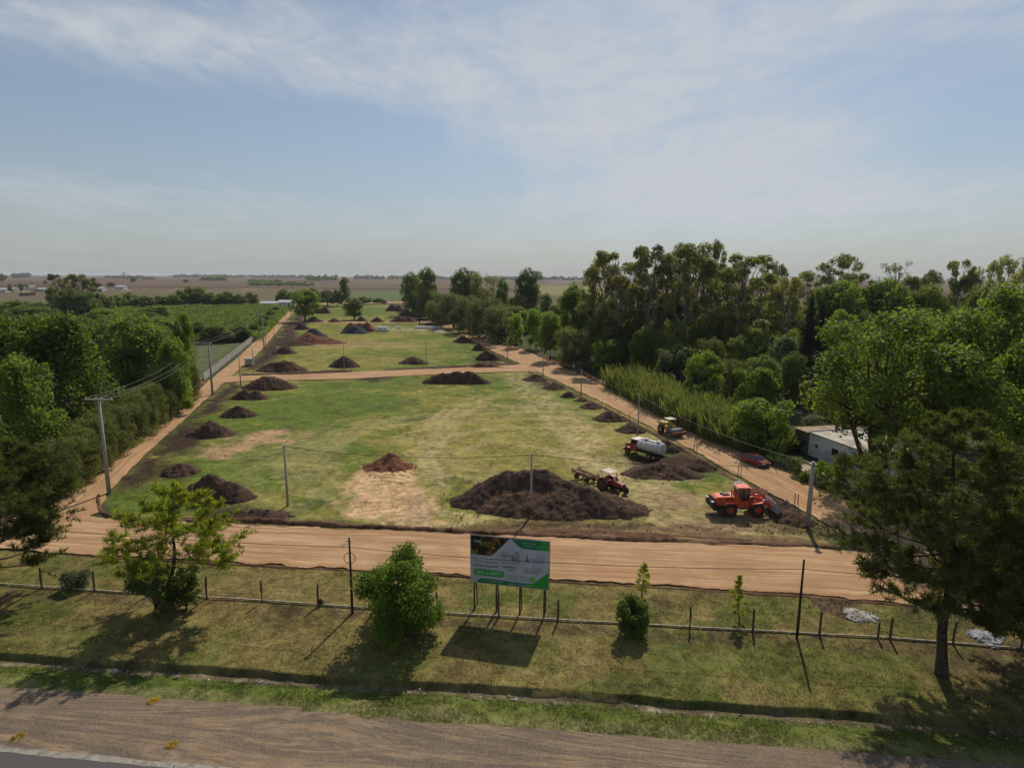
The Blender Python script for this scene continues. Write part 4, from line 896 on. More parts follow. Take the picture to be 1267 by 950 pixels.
# ------------------------------------------------------------------ pines with whorled boughs and needle tufts
def pine(name, label, px, base, top, topx, rad, env, nb, mat, seed, cb=.3, tuft=(10, .30), dens=1.0, up=.35, tr=.2):
    rng = random.Random(seed); nr = np.random.default_rng(seed); b = P(px, base); h = solve_h(b[0], b[1], top)
    dx = 0.0
    for _ in range(6): dx += (topx - pj(b[0] + dx, b[1], h)[0]) * mpp(b[1]) * .9
    t = thing(name, label, 'tree', (b[0], b[1], 0)); mb = MB(); ax = lambda z: Vector((dx * (z / h) ** 1.3 + .12 * math.sin(z * 1.1 + seed), .10 * math.sin(z * .8 + 2 + seed), z))
    n = 12; mb.path([ax(h * i / n) - Vector((0, 0, .15 if i == 0 else 0)) for i in range(n + 1)], [tr * (1.25 if i == 0 else 1) * (1 - .9 * i / n) for i in range(n + 1)], M_bark, 9)
    trunk = mb.build('trunk', t); C = []; D = []; mbb = MB()
    for i in range(nb):
        f = cb + (1 - cb) * ((i + rng.random()) / nb) ** .9; f = min(f, .985); z = h * f; e = np.interp(f, [p[0] for p in env], [p[1] for p in env]) * rad * rng.uniform(.72, 1.08)
        a = i * 2.4 + rng.uniform(-.5, .5); o = ax(z); rise = up * e * rng.uniform(.3, 1.4); dr = Vector((math.cos(a), math.sin(a), 0))
        pts = [o + dr * e * s + Vector((0, 0, rise * s * s - .10 * e * math.sin(s * PI))) + Vector((-dr.y, dr.x, 0)) * .12 * e * math.sin(s * 3 + i) for s in (0, .25, .5, .75, 1)]
        r0 = max(.018, tr * .33 * (1 - f * .75)); mbb.path(pts, [r0, r0 * .8, r0 * .6, r0 * .4, r0 * .15], M_bark, 5)
        ns = max(4, int(e * 5 * dens))
        for j in range(ns):
            s = rng.uniform(.38, 1.0); q = s * 4; ii = min(3, int(q)); p = pts[ii].lerp(pts[ii + 1], q - ii)
            sd_ = Vector((rng.gauss(0, 1), rng.gauss(0, 1), rng.gauss(.45, .35))).normalized(); sl_ = e * rng.uniform(.12, .34) * (1.15 - s * .5)
            e2 = p + sd_ * sl_ + dr * sl_ * .6; mbb.path([p, p.lerp(e2, .5) + Vector((0, 0, -.03)), e2], [r0 * .3, r0 * .22, r0 * .1], M_bark, 3)
            for w in (.55, .8, 1.0):
                C.append(p.lerp(e2, w)); D.append((e2 - p).normalized() * .6 + Vector((0, 0, .5)))
    for q in range(8): C.append(ax(h * (1 - q * .01))); D.append(Vector((0, 0, 1)))
    mbb.build('boughs', t)
    C = np.array([tuple(c) for c in C]); D = np.array([tuple(c) for c in D]); kk, ln = tuft; C = np.repeat(C, kk, 0) + nr.normal(size=(len(C) * kk, 3)) * .05; D = np.repeat(D, kk, 0)
    d = D * .7 + nr.normal(size=C.shape) * .8; d /= np.linalg.norm(d, axis=1)[:, None]; s = np.cross(d, nr.normal(size=C.shape)); s /= np.linalg.norm(s, axis=1)[:, None]; s *= .022 * (ln / .3)
    l = (ln * nr.uniform(.6, 1.2, len(C)))[:, None]; V = np.stack([C - s, C + s, C + d * l + s * .5, C + d * l - s * .5], 1).reshape(-1, 3); F = np.arange(len(V)).reshape(-1, 4)
    tt = np.repeat(np.clip(np.repeat(nr.uniform(.1, .9, len(C) // kk), kk) + nr.normal(size=len(C)) * .12, 0, 1), 4)
    kid('needles', fmesh('needles', V, F, [mat], False, {'tint': ('FLOAT', tt)}), t); return t
pine('young_pine_tree', 'young yellow green pine with open boughs standing over a dark bush left of the billboard', 213, 752, 600, 218, 4.6, [(0, .8), (.35, 1.05), (.5, .98), (.65, .85), (.8, .66), (.92, .38), (1, .08)], 36, L_pine, 3, .33, (14, .34), 1.0, .20, .19)
pine('large_pine_tree', 'very large dark pine with leaning trunk filling the lower right corner', 1162, 832, 508, 1186, 5.7, [(0, .7), (.25, .78), (.45, .92), (.6, 1.0), (.72, .86), (.85, .55), (.94, .3), (1, .08)], 74, L_pined, 8, .25, (16, .34), 1.25, .30, .34)
pine('dark_pine_tree', 'dense dark pine at the left edge overhanging the road junction', -16, 740, 545, 0, 5.2, [(0, .8), (.3, 1.0), (.55, 1.0), (.75, .8), (.9, .5), (1, .1)], 70, L_pined, 12, .2, (15, .36), 1.1, .25, .25)
pine('pine_tree', 'dark pine beyond the right border whose boughs enter the lower right corner', 1330, 838, 560, 1330, 7.0, [(0, .8), (.3, 1.0), (.55, 1.0), (.75, .8), (.9, .5), (1, .1)], 70, L_pined, 15, .12, (12, .42), 1.0, .25, .3)
for (px, b, t, lab) in ((796, 738, 699, 'slim pine sapling at the road edge above the dark round bush'), (914, 768, 714, 'taller pine sapling standing between road and fence right of the round bush')):
    pine('pine_sapling', lab, px, b, t, px + 1, .5, [(0, .7), (.3, 1.0), (.6, .9), (.85, .5), (1, .1)], 18, L_pine, int(px), .1, (9, .2), 2.0, .6, .05)

# foreground bushes (their own meshes, fine leaves)
def bush(name, label, px, base, top, wpx, mat, seed, nleaf, size, kind='shrub', cat='bush', yoff=0):
    b = P(px, base); h = solve_h(b[0], b[1], top); w = wpx * mpp(b[1]); lb = lobes_env(kind, h, w, seed); t = thing(name, label, cat, (b[0], b[1] + yoff, 0), 0)
    kid('foliage', crown_mesh('foliage', lb, nleaf, size, mat, seed), t); kid('stem', limbs_mesh('stem', lb, h, w * .018, h * .6, M_bark, seed, .15), t); return t
bush('leafy_bush', 'large bright green leafy bush left of the billboard beside the fence', 495, 782, 684, 108, L_lime, 31, 26000, .16)
bush('round_bush', 'small round dark green bush with bright top right of the billboard', 782, 783, 735, 44, L_bright, 32, 10000, .13, kind='ball')
bush('dark_bush', 'dark dense bush at the left foot of the young pine', 192, 760, 686, 62, L_dark, 33, 9000, .15)
bush('dark_bush', 'smaller dark green bush at the right foot of the young pine', 231, 754, 702, 44, L_mid, 34, 6000, .15)
bush('grass_clump', 'pale grey green low clump behind the fence left of the young pine', 95, 726, 708, 38, L_grey, 35, 3500, .12)
bush('yard_bush', 'bright green yard bush beside the concrete pole at the right junction', 1016, 597, 567, 30, L_lime, 36, 2500, .16)
bush('yard_bush', 'sparse green bush in front of the white house wall', 1042, 594, 556, 40, L_mid, 37, 3000, .18)
bush('yard_bush', 'grey green bush in front of the right part of the white house', 1072, 603, 560, 40, L_grey, 38, 3000, .18)
bush('yard_bush', 'low bush beside the yard path next to the brick hut', 985, 588, 563, 18, L_mid, 39, 1600, .16)
bush('yard_bush', 'grey bush behind the roof of the brick hut', 1001, 545, 513, 40, L_grey, 40, 3000, .20)
for i, px in enumerate((1000, 1020, 1040, 1060, 1082, 960, 972)):
    bush('hedge_bush', 'low bush along the yard fence at the right road', px, 590 + (px - 985) * .38 - (6 if px < 985 else 0), 577 + (px - 985) * .38 - (6 if px < 985 else 0), 30, L_dark if i % 2 else L_mid, 60 + i, 1500, .16)['group'] = 'bushes along the yard fence'
for px, base in ((397, 747), ):
    bush('weed_tuft', 'small green weed tuft at a fence post left of the pole with ring', px, base, base - 7, 7, L_mid, 44, 500, .10, cat='weed')

# big multi-stemmed tree by the white house
def big_tree():
    b = P(1078, 612); h = solve_h(b[0], b[1], 375) ; w = 236 * mpp(b[1]); rng = random.Random(5); lb = []
    for i in range(60):
        z = rng.uniform(.40, .96); e = math.sqrt(max(.03, 1 - ((z - .62) / .42) ** 2)); a = rng.uniform(0, 2 * PI); r = w / 2 * .84 * e * math.sqrt(rng.uniform(.1, 1)); lb.append((math.cos(a) * r + 1.4 + 1.6 * (z - .4) * 2, math.sin(a) * r, z * h * .95, w * rng.uniform(.07, .12), .85))
    t = thing('broad_crowned_tree', 'huge bright green broad crowned tree with forked dark stems over the white house', 'tree', (b[0], b[1], 0))
    kid('crown', crown_mesh('crown', lb, 44000, .33, L_bright, 5), t); mb = MB()
    for a, r, z in ((.2, 4.6, .6), (1.3, 3.0, .7), (2.9, 4.8, .62), (3.6, 3.2, .72), (5.1, 3.0, .66), (4.4, .6, .8)):
        e = Vector((math.cos(a) * r, math.sin(a) * r, h * z)); mb.path([Vector((0, 0, -.2)), Vector((math.cos(a) * .25, math.sin(a) * .25, 1.5)), e * .35 + Vector((0, 0, .4)), e * .7, e], [.42, .34, .26, .18, .08], M_bark, 7)
        for l in rng.sample(lb, 8): mb.path([e * .6, (e * .6 + Vector(l[:3])) / 2 + Vector((0, 0, -.3)), Vector(l[:3])], [.12, .08, .04], M_bark, 4)
    mb.build('stems', t)
big_tree()

# ------------------------------------------------------------------ poles and cables
def pole(px, base, top, r, mat, label, group=None, arm=None, name='light_pole', cap=None, fx=None, cat='pole', n=10):
    b = P(px, base); h = solve_h(b[0], b[1], top); t = thing(name, label, cat, (b[0], b[1], 0), 0, group)
    m = MB(); m.tube((0, 0, -.3), (0, 0, h), r * 1.25, r * .8, mat, n); m.build('shaft', t)
    if arm:
        m = MB(); m.box((arm[1], 0, h - .12), (arm[0], .16, .14), mat); m.box((0, -.1, h - .3), (.26, .06, .5), M_steel); m.build('crossarm', t)
        for q in (-.46, -.1, .1, .46):
            m = MB(); m.lathe((arm[1] + q * arm[0], 0, h - .05), (0, 0, 1), [(0, .05), (.04, .07), (.1, .05), (.14, .07), (.2, .03)], M_white, 8); m.build('insulator', t)
    elif cap:
        m = MB(); m.box((0, 0, h - .25), (r * 2.6, r * 2.6, .10), M_steel); m.lathe((r * 1.3, 0, h - .25), (1, 0, 0), [(0, .03), (.06, .05), (.12, .02)], M_white, 8); m.lathe((-r * 1.3, 0, h - .25), (-1, 0, 0), [(0, .03), (.06, .05), (.12, .02)], M_white, 8); m.build('bracket', t)
    return np.array([b[0], b[1], h])
def cable(a, b, sag, r, label, name='overhead_cable', group=None, parent=None, mat=None):
    a, b = np.array(a), np.array(b); pts = []
    for i in range(17):
        s = i / 16; p = a * (1 - s) + b * s; p[2] -= sag * 4 * s * (1 - s); pts.append(p)
    m = MB(); m.path(pts, r, mat or M_cable, 4)
    if parent: return m.build('wire', parent)
    o = m.build(name); return tag(o, label, 'cable', group)
C1 = pole(135, 610, 493, .19, M_concrete, 'tall grey concrete power pole with crossarm at the left road junction', arm=(3.1, 0), name='power_pole', cat='power pole')
C2 = pole(263, 488, 424, .19, M_concrete, 'second concrete power pole with crossarm beside the left road at the panel wall', arm=(3.1, -.9), name='power_pole', cat='power pole')
C3 = pole(327, 434, 389, .18, M_concrete, 'third concrete power pole with crossarm farther up the left road', arm=(3.1, -.5), name='power_pole', cat='power pole')
Fa = pole(356, 625, 550, .115, M_concrete, 'grey light pole on the left of the near lot behind the front road', cap=1)
Fb = pole(657, 637, 560, .115, M_concrete, 'grey light pole standing at the big dark heap behind the billboard', cap=1)
Fc = pole(999, 651, 571, .21, M_concrete, 'thick pale concrete pole at the right corner beside the wheel loader', cap=1, name='concrete_pole')
D1 = pole(436, 757, 665, .085, M_darkwood, 'dark wooden pole with wire ring beside the large leafy bush', name='wooden_pole', cap=1)
D2 = pole(986, 788, 692, .085, M_darkwood, 'plain dark wooden pole in the fence line right of the taller pine sapling', name='wooden_pole')
RR = [Fc]
for i, (px, b, t, lab) in enumerate(((789, 537, 487, 'light pole beside the right road just above the tanker truck'), (719, 490, 457, 'light pole beside the right road at the left end of the reeds'), (672, 465, 431, 'light pole just below the junction of cross road and right road'),
                                   (628, 443, 418, 'light pole just above the junction of cross road and right road'), (601, 434, 408, 'second light pole above that junction on the right road'), (583, 423, 401, 'third light pole above that junction on the right road'),
                                   (568, 413, 396, 'fourth light pole above that junction on the right road'), (556, 406, 391, 'fifth light pole above that junction on the right road'), (546, 400, 387, 'sixth light pole above that junction on the right road'), (536, 394, 384, 'seventh light pole above that junction on the right road'))):
    RR.append(pole(px, b, t, .10, M_concrete, lab, n=7))
pole(426, 456, 424, .10, M_concrete, 'light pole right beside the rounded heap in the middle of the second lot', n=7)
pole(527.5, 452, 421, .10, M_concrete, 'light pole in the right half of the second lot next to a rounded heap', n=7)
for px, b, t, lab in ((298, 477, 440, 'light pole at the left end of the cross road, lower side'), (314, 460, 429, 'light pole next to the white bin at the left end of the cross road'), (330, 443, 415, 'light pole at the dark heap above the white bin'),
                      (355, 414, 386, 'light pole beside the left road near the clay heap'), (361, 404, 381, 'light pole beside the leaning tree on the left road'), (339, 417, 404, 'short light pole on the left edge of the left road'), (426, 399, 383, 'far light pole left of the lone field tree'),
                      (477, 398, 384, 'far light pole right of the lone field tree'), (414, 380, 368, 'far light pole in front of the dark trees at the far end'), (494, 377, 366, 'farthest light pole at the right end of the lots')):
    pole(px, b, t, .11, M_concrete, lab, n=6)
pole(519, 402, 369, .24, M_darkwood, 'tall thick black pole at the right end of the far cross road', name='wooden_pole', n=6)
tw = thing('power_lines', 'three slack power wires between the first two crossarm poles', 'power lines'); 
for q in (-1.43, .31, 1.43): cable(C1 + [q, 0, .1], C2 + [q - .9, 0, .1], 1.5, .016, '', parent=tw, mat=M_steel)
tw = thing('power_lines', 'three thin power wires between the second and third crossarm poles', 'power lines')
for q in (-1.43, .31, 1.43): cable(C2 + [q - .9, 0, .1], C3 + [q - .5, 0, .1], 1.2, .018, '', parent=tw, mat=M_steel)
z1, z2 = D1 - [0, 0, .75], D2 - [0, 0, .7]
cable(z1, z2, .45, .022, 'thin black cable sagging in front of the billboard between the two dark wooden poles')
cable(z1 + [-46, 6.5, 0.3], z1, .5, .022, 'thin black cable running left from the dark wooden pole with the ring')
cable(z2, z2 + [26, -2.5, .2], .4, .022, 'thin black cable running right from the plain dark wooden pole')
cable(Fa - [0, 0, .2], Fb - [0, 0, .2], .75, .026, 'cable sagging across the near lot between its two grey light poles')
cable(Fb - [0, 0, .2], Fc - [0, 0, .2], .7, .026, 'cable sagging from the middle light pole to the thick concrete pole')
for i in range(7):
    cable(RR[i] - [0, 0, .2], RR[i + 1] - [0, 0, .2], .55 if i else .9, .013, 'cable along the right road, span number %s from the thick concrete pole' % ['one', 'two', 'three', 'four', 'five', 'six', 'seven'][i], mat=M_steel)
m = MB(); b = P(436, 757)
ring = [(b[0] + math.cos(a) * .42, b[1] - .12, D1[2] - 1.55 + math.sin(a) * .42) for a in np.linspace(0, 2 * PI, 25)]
m.path(ring, .022, M_cable, 5); m.path([(q[0] * .97 + b[0] * .03, q[1] - .03, q[2]) for q in ring], .018, M_cable, 5); tag(m.build('cable_coil'), 'coil of spare black cable hung in a ring on the dark wooden pole', 'cable coil')
m = MB(); m.tube((b[0], b[1], D1[2] - .5), (b[0] - .6, b[1], D1[2] - .62), .02, .02, M_darkwood, 5); m.lathe((b[0] - .55, b[1], D1[2] - .72), (0, 0, 1), [(0, .03), (.03, .06), (.1, .05), (.14, .02)], M_white, 8); tag(m.build('insulator_bracket'), 'small bracket with insulator near the top of the pole with the ring', 'bracket')
for i, (px, bb, tt) in enumerate(((779, 521, 510), (745, 501, 493), (859, 559, 547), (862, 560, 549), (913, 588, 575), (916.5, 589, 576), (983, 623, 611), (987, 624, 612), (703, 478, 471))):
    q = P(px, bb); h = solve_h(q[0], q[1], tt); m = MB(); m.box((0, 0, h / 2 - .1), (.07, .07, h + .2), M_rust); m.box((0, 0, h - .06), (.09, .09, .12), M_rust)
    tag(m.build('survey_stake', loc=(q[0], q[1], 0)), 'thin rusty survey stake on the field side edge of the right road', 'stake', 'survey stakes along the right road')

# ------------------------------------------------------------------ fence along the bank
FL = WP([(-260, 702), (54, 726), (165, 733), (360, 745), (530, 757), (720, 768), (867, 776), (1088, 788), (1255, 801), (1420, 814)])
def fy(x): return float(np.interp(x, [p[0] for p in FL], [p[1] for p in FL]))
fence = thing('post_fence', 'long wire fence with weathered wooden posts on a low concrete beam along the bank', 'fence', (0, 0, 0))
for (a, b) in zip(FL[:-1], FL[1:]):
    d = math.hypot(b[0] - a[0], b[1] - a[1]); an = math.atan2(b[1] - a[1], b[0] - a[0]); k = max(1, int(d / 3))
    for i in range(k):
        s0 = i / k; s1 = (i + 1) / k - .004; c = ((a[0] + (b[0] - a[0]) * (s0 + s1) / 2), (a[1] + (b[1] - a[1]) * (s0 + s1) / 2), .05 + random.uniform(-.015, .01))
        m = MB(); m.box((0, 0, -.02), (d * (s1 - s0), .12, .10), M_beam, bev=.015); m.build('base_beam', fence, loc=c, rz=an + random.uniform(-.006, .006))
rr = random.Random(3)
for i, px in enumerate((-190, -110, -30, 53, 118, 186, 257, 325, 394, 466, 541, 617, 690, 770, 853, 931, 1013, 1085, 1100, 1178, 1262, 1340)):
    # ground point on the fence line under that column
    lo, hi = -70., 60.
    for _ in range(40):
        mm = (lo + hi) / 2
        if pj(mm, fy(mm), 0)[0] < px: lo = mm
        else: hi = mm
    x, y = lo, fy(lo); h = 1.72 * rr.uniform(.94, 1.06) * (.68 if px == 1085 else 1); m = MB(); r = .085
    pts = [(rr.uniform(-.01, .01), 0, -.2), (rr.uniform(-.02, .02), rr.uniform(-.02, .02), h * .5), (rr.uniform(-.05, .05), rr.uniform(-.04, .04), h)]
    m.path(pts, [r * 1.05, r, r * .85], M_wood, 7); m.add([Vector(pts[2]) + Vector((math.cos(a) * r * .85, math.sin(a) * r * .85, 0)) for a in np.linspace(0, 2 * PI, 8)[:-1]], [tuple(range(7))], M_wood)
    m.build('post', fence, loc=(x, y - .1, 0))
for z in (.55, .95, 1.35):
    m = MB(); m.path([(p[0], p[1] - .1, z) for p in FL], .007, M_steel, 3); m.build('wire', fence)

# ------------------------------------------------------------------ billboard
def text_mesh(txt, size, depth=.004):
    cu = bpy.data.curves.new('t', 'FONT'); cu.body = txt; cu.size = size; cu.extrude = depth; cu.align_x = 'LEFT'; cu.resolution_u = 3
    o = bpy.data.objects.new('t', cu); COL.objects.link(o); dg = bpy.context.evaluated_depsgraph_get(); me = bpy.data.meshes.new_from_object(o.evaluated_get(dg)); bpy.data.objects.remove(o); return me
def flat(name, c, r=.5, e=None): return mottled(name, c, tuple(min(1, x * 1.12) for x in c), 1.2, r, spec=.35)
S_white = flat('sign_white', (.46, .46, .51)); S_dg = flat('sign_dark_green', (.012, .17, .075)); S_g = flat('sign_green', (.035, .30, .04)); S_lg = flat('sign_lime_green', (.16, .42, .04)); S_pill = flat('sign_pill_green', (.05, .33, .07))
S_txt = flat('sign_black_ink', (.03, .035, .035)); S_blue = flat('sign_blue_ink', (.10, .15, .36)); S_gtx = flat('sign_grey_ink', (.16, .17, .17)); S_gb = flat('sign_grey_band', (.36, .38, .36)); S_wt = flat('sign_white_ink', (.55, .68, .58))
def photo_mat():
    m = newmat('sign_dark_photo_print'); v = objc(); n = Noise(v, 1.9, 4, .6, .5); n2 = Noise(v, 2.6, 5, .6, .2); c = Mix(Ramp(n, .5, .62), (.012, .018, .014), (.20, .17, .03)); c = Mix(Ramp(n2, .56, .66), c, (.42, .13, .03)); out(bsdf(c, .5)); return m
S_photo = photo_mat()
def billboard():
    A, B = P(587, 752.5), P(673, 762.5); d = (B - A)[:2]; d /= np.linalg.norm(d); an = math.atan2(d[1], d[0]); nrm = np.array([d[1], -d[0]])
    def endp(px, z):
        lo, hi = -4., 12.
        for _ in range(40):
            mm = (lo + hi) / 2; q = A[:2] + d * mm + nrm * .12
            if pj(q[0], q[1], z)[0] < px: lo = mm
            else: hi = mm
        return lo
    l, r = endp(582.2, 3.4), endp(679.8, 3.4); W_ = r - l; o = A[:2] + d * l; hb = .5 * (solve_h(*(o + nrm * .12), 721) + solve_h(*(A[:2] + d * r + nrm * .12), 728)); ht = .5 * (solve_h(*(o + nrm * .12), 662.3) + solve_h(*(A[:2] + d * r + nrm * .12), 669)); H_ = ht - hb
    t = thing('billboard', 'large white and green billboard LAS TIPAS on wooden posts before the front dirt road', 'billboard', (o[0], o[1], 0), an)
    for px, pb in ((587, 752.5), (614, 756), (643, 759), (673, 762.5)):
        s_ = float(np.dot(P(px, pb)[:2] - o, d)); m = MB(); m.tube((s_, 0, -.3), (s_ + .03, 0, hb + H_ * .9), .075, .065, M_wood, 8); m.build('post', t)
        m = MB(); m.tube((s_, .9, -.1), (s_ + .03, .06, hb + H_ * .55), .05, .04, M_wood, 6); m.build('brace', t)
    m = MB(); m.box((W_ / 2, -.10, hb + H_ / 2), (W_, .05, H_), S_white); m.box((W_ / 2, -.05, hb + H_ * .15), (W_ * .98, .06, .08), M_wood); m.box((W_ / 2, -.05, hb + H_ * .85), (W_ * .98, .06, .08), M_wood); m.build('panel', t)
    m = MB()
    for (c, s) in (((W_ / 2, ht), (W_ + .06, .05)), ((W_ / 2, hb), (W_ + .06, .05))): m.box((c[0], -.09, c[1]), (s[0], .05, s[1]), M_darkwood)
    for x in (0, W_): m.box((x, -.09, hb + H_ / 2), (.04, .046, H_ - .052), M_darkwood)
    m.build('frame', t)
    def pt(u, v): return (u * W_, hb + H_ * (1 - v))
    def poly(name, uv, mat, lay=1):
        m = MB(); y = -.126 - .003 * lay; n = len(uv); m.add([(pt(u, v)[0], y, pt(u, v)[1]) for u, v in uv], [tuple(range(n))], mat)
        f = m.f[-1]; m.build(name, t)
    e = .008
    poly('photo_print', [(e, e), (.49, e), (.495, .03), (.31, .345), (.285, .385), (.25, .405), (.12, .405), (e, .40)][::-1], S_photo)
    poly('top_green_band', [(.515, e), (1 - e, e), (1 - e, .195), (.70, .195), (.66, .19), (.625, .165), (.60, .13)][::-1], S_dg)
    poly('bottom_green_band', [(.075, 1 - e), (.10, .93), (.13, .905), (.17, .895), (.72, .915), (.78, .905), (.82, .875), (1 - e, .63), (1 - e, 1 - e)][::-1], S_dg)
    poly('bright_green_corner', [(.66, 1 - e), (.78, .908), (.82, .878), (1 - e, .633), (1 - e, 1 - e)][::-1], S_g, 2)
    poly('bright_green_corner', [(.90, e), (1 - e, e), (1 - e, .192), (.86, .192)][::-1], S_g, 2)
    def pill(u0, u1, v0, v1):
        a = H_ / W_; r = (v1 - v0) / 2; vc = (v0 + v1) / 2; L_ = []
        for k in range(9): th = PI / 2 + PI * k / 8; L_.append((u0 + r * a + math.cos(th) * r * a, vc - math.sin(th) * r))
        for k in range(9): th = -PI / 2 + PI * k / 8; L_.append((u1 - r * a + math.cos(th) * r * a, vc - math.sin(th) * r))
        return L_
    poly('phone_pill', pill(.035, .435, .70, .84), S_pill); poly('grey_pill', pill(.46, .62, .76, .87), S_gb); poly('grey_pill', pill(.62, .79, .76, .87), S_gb, 2); poly('lime_square', [(.765, .765), (.825, .765), (.825, .865), (.765, .865)][::-1], S_lg, 3)
    def txt(s, u, v, hgt, width, mat, name='lettering', lay=3):
        me = text_mesh(s, 1.0); co = np.zeros(len(me.vertices) * 3, np.float32); me.vertices.foreach_get('co', co); co = co.reshape(-1, 3); mn, mx = co.min(0), co.max(0)
        q = (co - mn) / (mx - mn + 1e-9); x, z = pt(u, v); hh = hgt * H_; ww = width * W_; V = np.stack([x + q[:, 0] * ww, -.126 - .003 * lay - (1 - q[:, 2]) * .0 - q[:, 2] * .003, z - hh + q[:, 1] * hh], 1)
        me.vertices.foreach_set('co', V.astype(np.float32).ravel()); me.materials.clear(); me.materials.append(mat); me.update(); kid(name, me, t)
    txt('LAS', .555, .265, .075, .065, S_txt); txt('TIPAS', .50, .355, .125, .125, S_txt); txt('BARRIO ABIERTO', .41, .50, .025, .215, S_gtx)
    txt('A', .695, .33, .15, .055, S_txt); txt('AMERIQUE', .765, .38, .06, .165, S_blue); txt('DESARROLLA', .83, .31, .02, .10, S_gtx); txt('INMOBILIARIA', .78, .455, .02, .13, S_blue)
    txt('Un barrio abierto pensado', .055, .515, .05, .30, S_gtx); txt('en el lugar que querés', .03, .60, .06, .32, S_txt)
    txt('341 6 540771', .10, .735, .07, .30, S_wt); txt('Loteo Residencial en', .41, .575, .045, .19, S_txt); txt('Venta', .465, .64, .04, .08, S_txt)
    txt('Servicios', .79, .545, .035, .11, S_gtx); txt('Obras de calidad y', .695, .60, .035, .215, S_txt); txt('vida en armonía', .695, .65, .035, .165, S_txt)
    txt('www.lastipas.com', .14, .925, .032, .28, S_wt); txt('info lastipas', .50, .94, .032, .30, S_wt); txt('lotes con servicios', .67, .06, .025, .16, S_wt); txt('consultas y ventas', .67, .12, .025, .24, S_wt); txt('en venta', .05, .09, .06, .09, S_wt)
    m = MB(); c = pt(.085, .77); m.path([(c[0] + math.cos(a) * .09, -.142, c[1] + math.sin(a) * .09) for a in np.linspace(0, 2 * PI, 13)], .014, S_wt, 4); m.build('phone_icon', t)
    m = MB(); c = pt(.447, .375)     # line drawing of a tree
    for dx_, dz_, r_ in ((-.28, .02, .17), (-.08, .14, .20), (.16, .10, .18), (.02, -.04, .15)):
        m.path([(c[0] + dx_ + math.cos(a) * r_, -.136, c[1] + dz_ + math.sin(a) * r_ * .6) for a in np.linspace(.1, 5.6, 14)], .012, S_gtx, 4)
    m.path([(c[0] - .02, -.136, c[1] - .42), (c[0] - .06, -.136, c[1] - .2), (c[0] - .25, -.136, c[1] + .0)], .014, S_gtx, 4); m.path([(c[0] - .05, -.136, c[1] - .22), (c[0] + .15, -.136, c[1] + .05)], .014, S_gtx, 4); m.build('tree_logo', t)
billboard()

# ------------------------------------------------------------------ vehicles
def place(a, b):
    A, B = P(*a), P(*b); return math.atan2(B[1] - A[1], B[0] - A[0]), A, B
def wheel(t, x, y, r, w, rimmat, name='wheel', lugs=16, tread=True):
    s = 1 if y > 0 else -1
    m = MB(); m.lathe((x, y - w / 2, r), (0, 1, 0), [(w * .18, r * .52), (0, r * .72), (0, r * .86), (w * .12, r * .97), (w * .5, r), (w * .88, r * .97), (w, r * .86), (w, r * .72), (w * .82, r * .52)], M_tyre, 22)
    if tread:
        for i in range(lugs):
            a = 2 * PI * i / lugs; a2 = a + PI / lugs
            for q, aa in ((-.24, a), (.24, a2)):
                c = Vector((x + math.cos(aa) * r * 1.0, y + q * w, r + math.sin(aa) * r * 1.0)); u = Vector((-math.sin(aa), 0, math.cos(aa))) * r * .07; v = Vector((0, w * .23, 0)); n_ = Vector((math.cos(aa), 0, math.sin(aa))) * r * .045
                vs = [c - u - v - n_, c + u - v - n_, c + u + v - n_, c - u + v - n_, c - u - v + n_, c + u - v + n_, c + u + v + n_, c - u + v + n_]
                m.add(vs, [(3, 2, 1, 0), (4, 5, 6, 7), (0, 1, 5, 4), (1, 2, 6, 5), (2, 3, 7, 6), (3, 0, 4, 7)], M_tyre)
    wh = m.build(name, t); m = MB(); m.lathe((x, y - w * .30, r), (0, 1, 0), [(0, .02), (.0, r * .45), (w * .02, r * .55), (w * .58, r * .55), (w * .6, r * .45), (w * .52, r * .2), (w * .60, r * .15), (w * .62, .0)], rimmat, 16)
    m.lathe((x, y + w * .30, r), (0, -1, 0), [(0, .01), (.0, r * .45), (w * .02, r * .55)], rimmat, 16); m.lathe((x, y - w * .32, r), (0, 1, 0), [(0, 0.0), (.0, r * .18), (w * .05, r * .2)], rimmat, 12); m.build('rim', wh); return wh

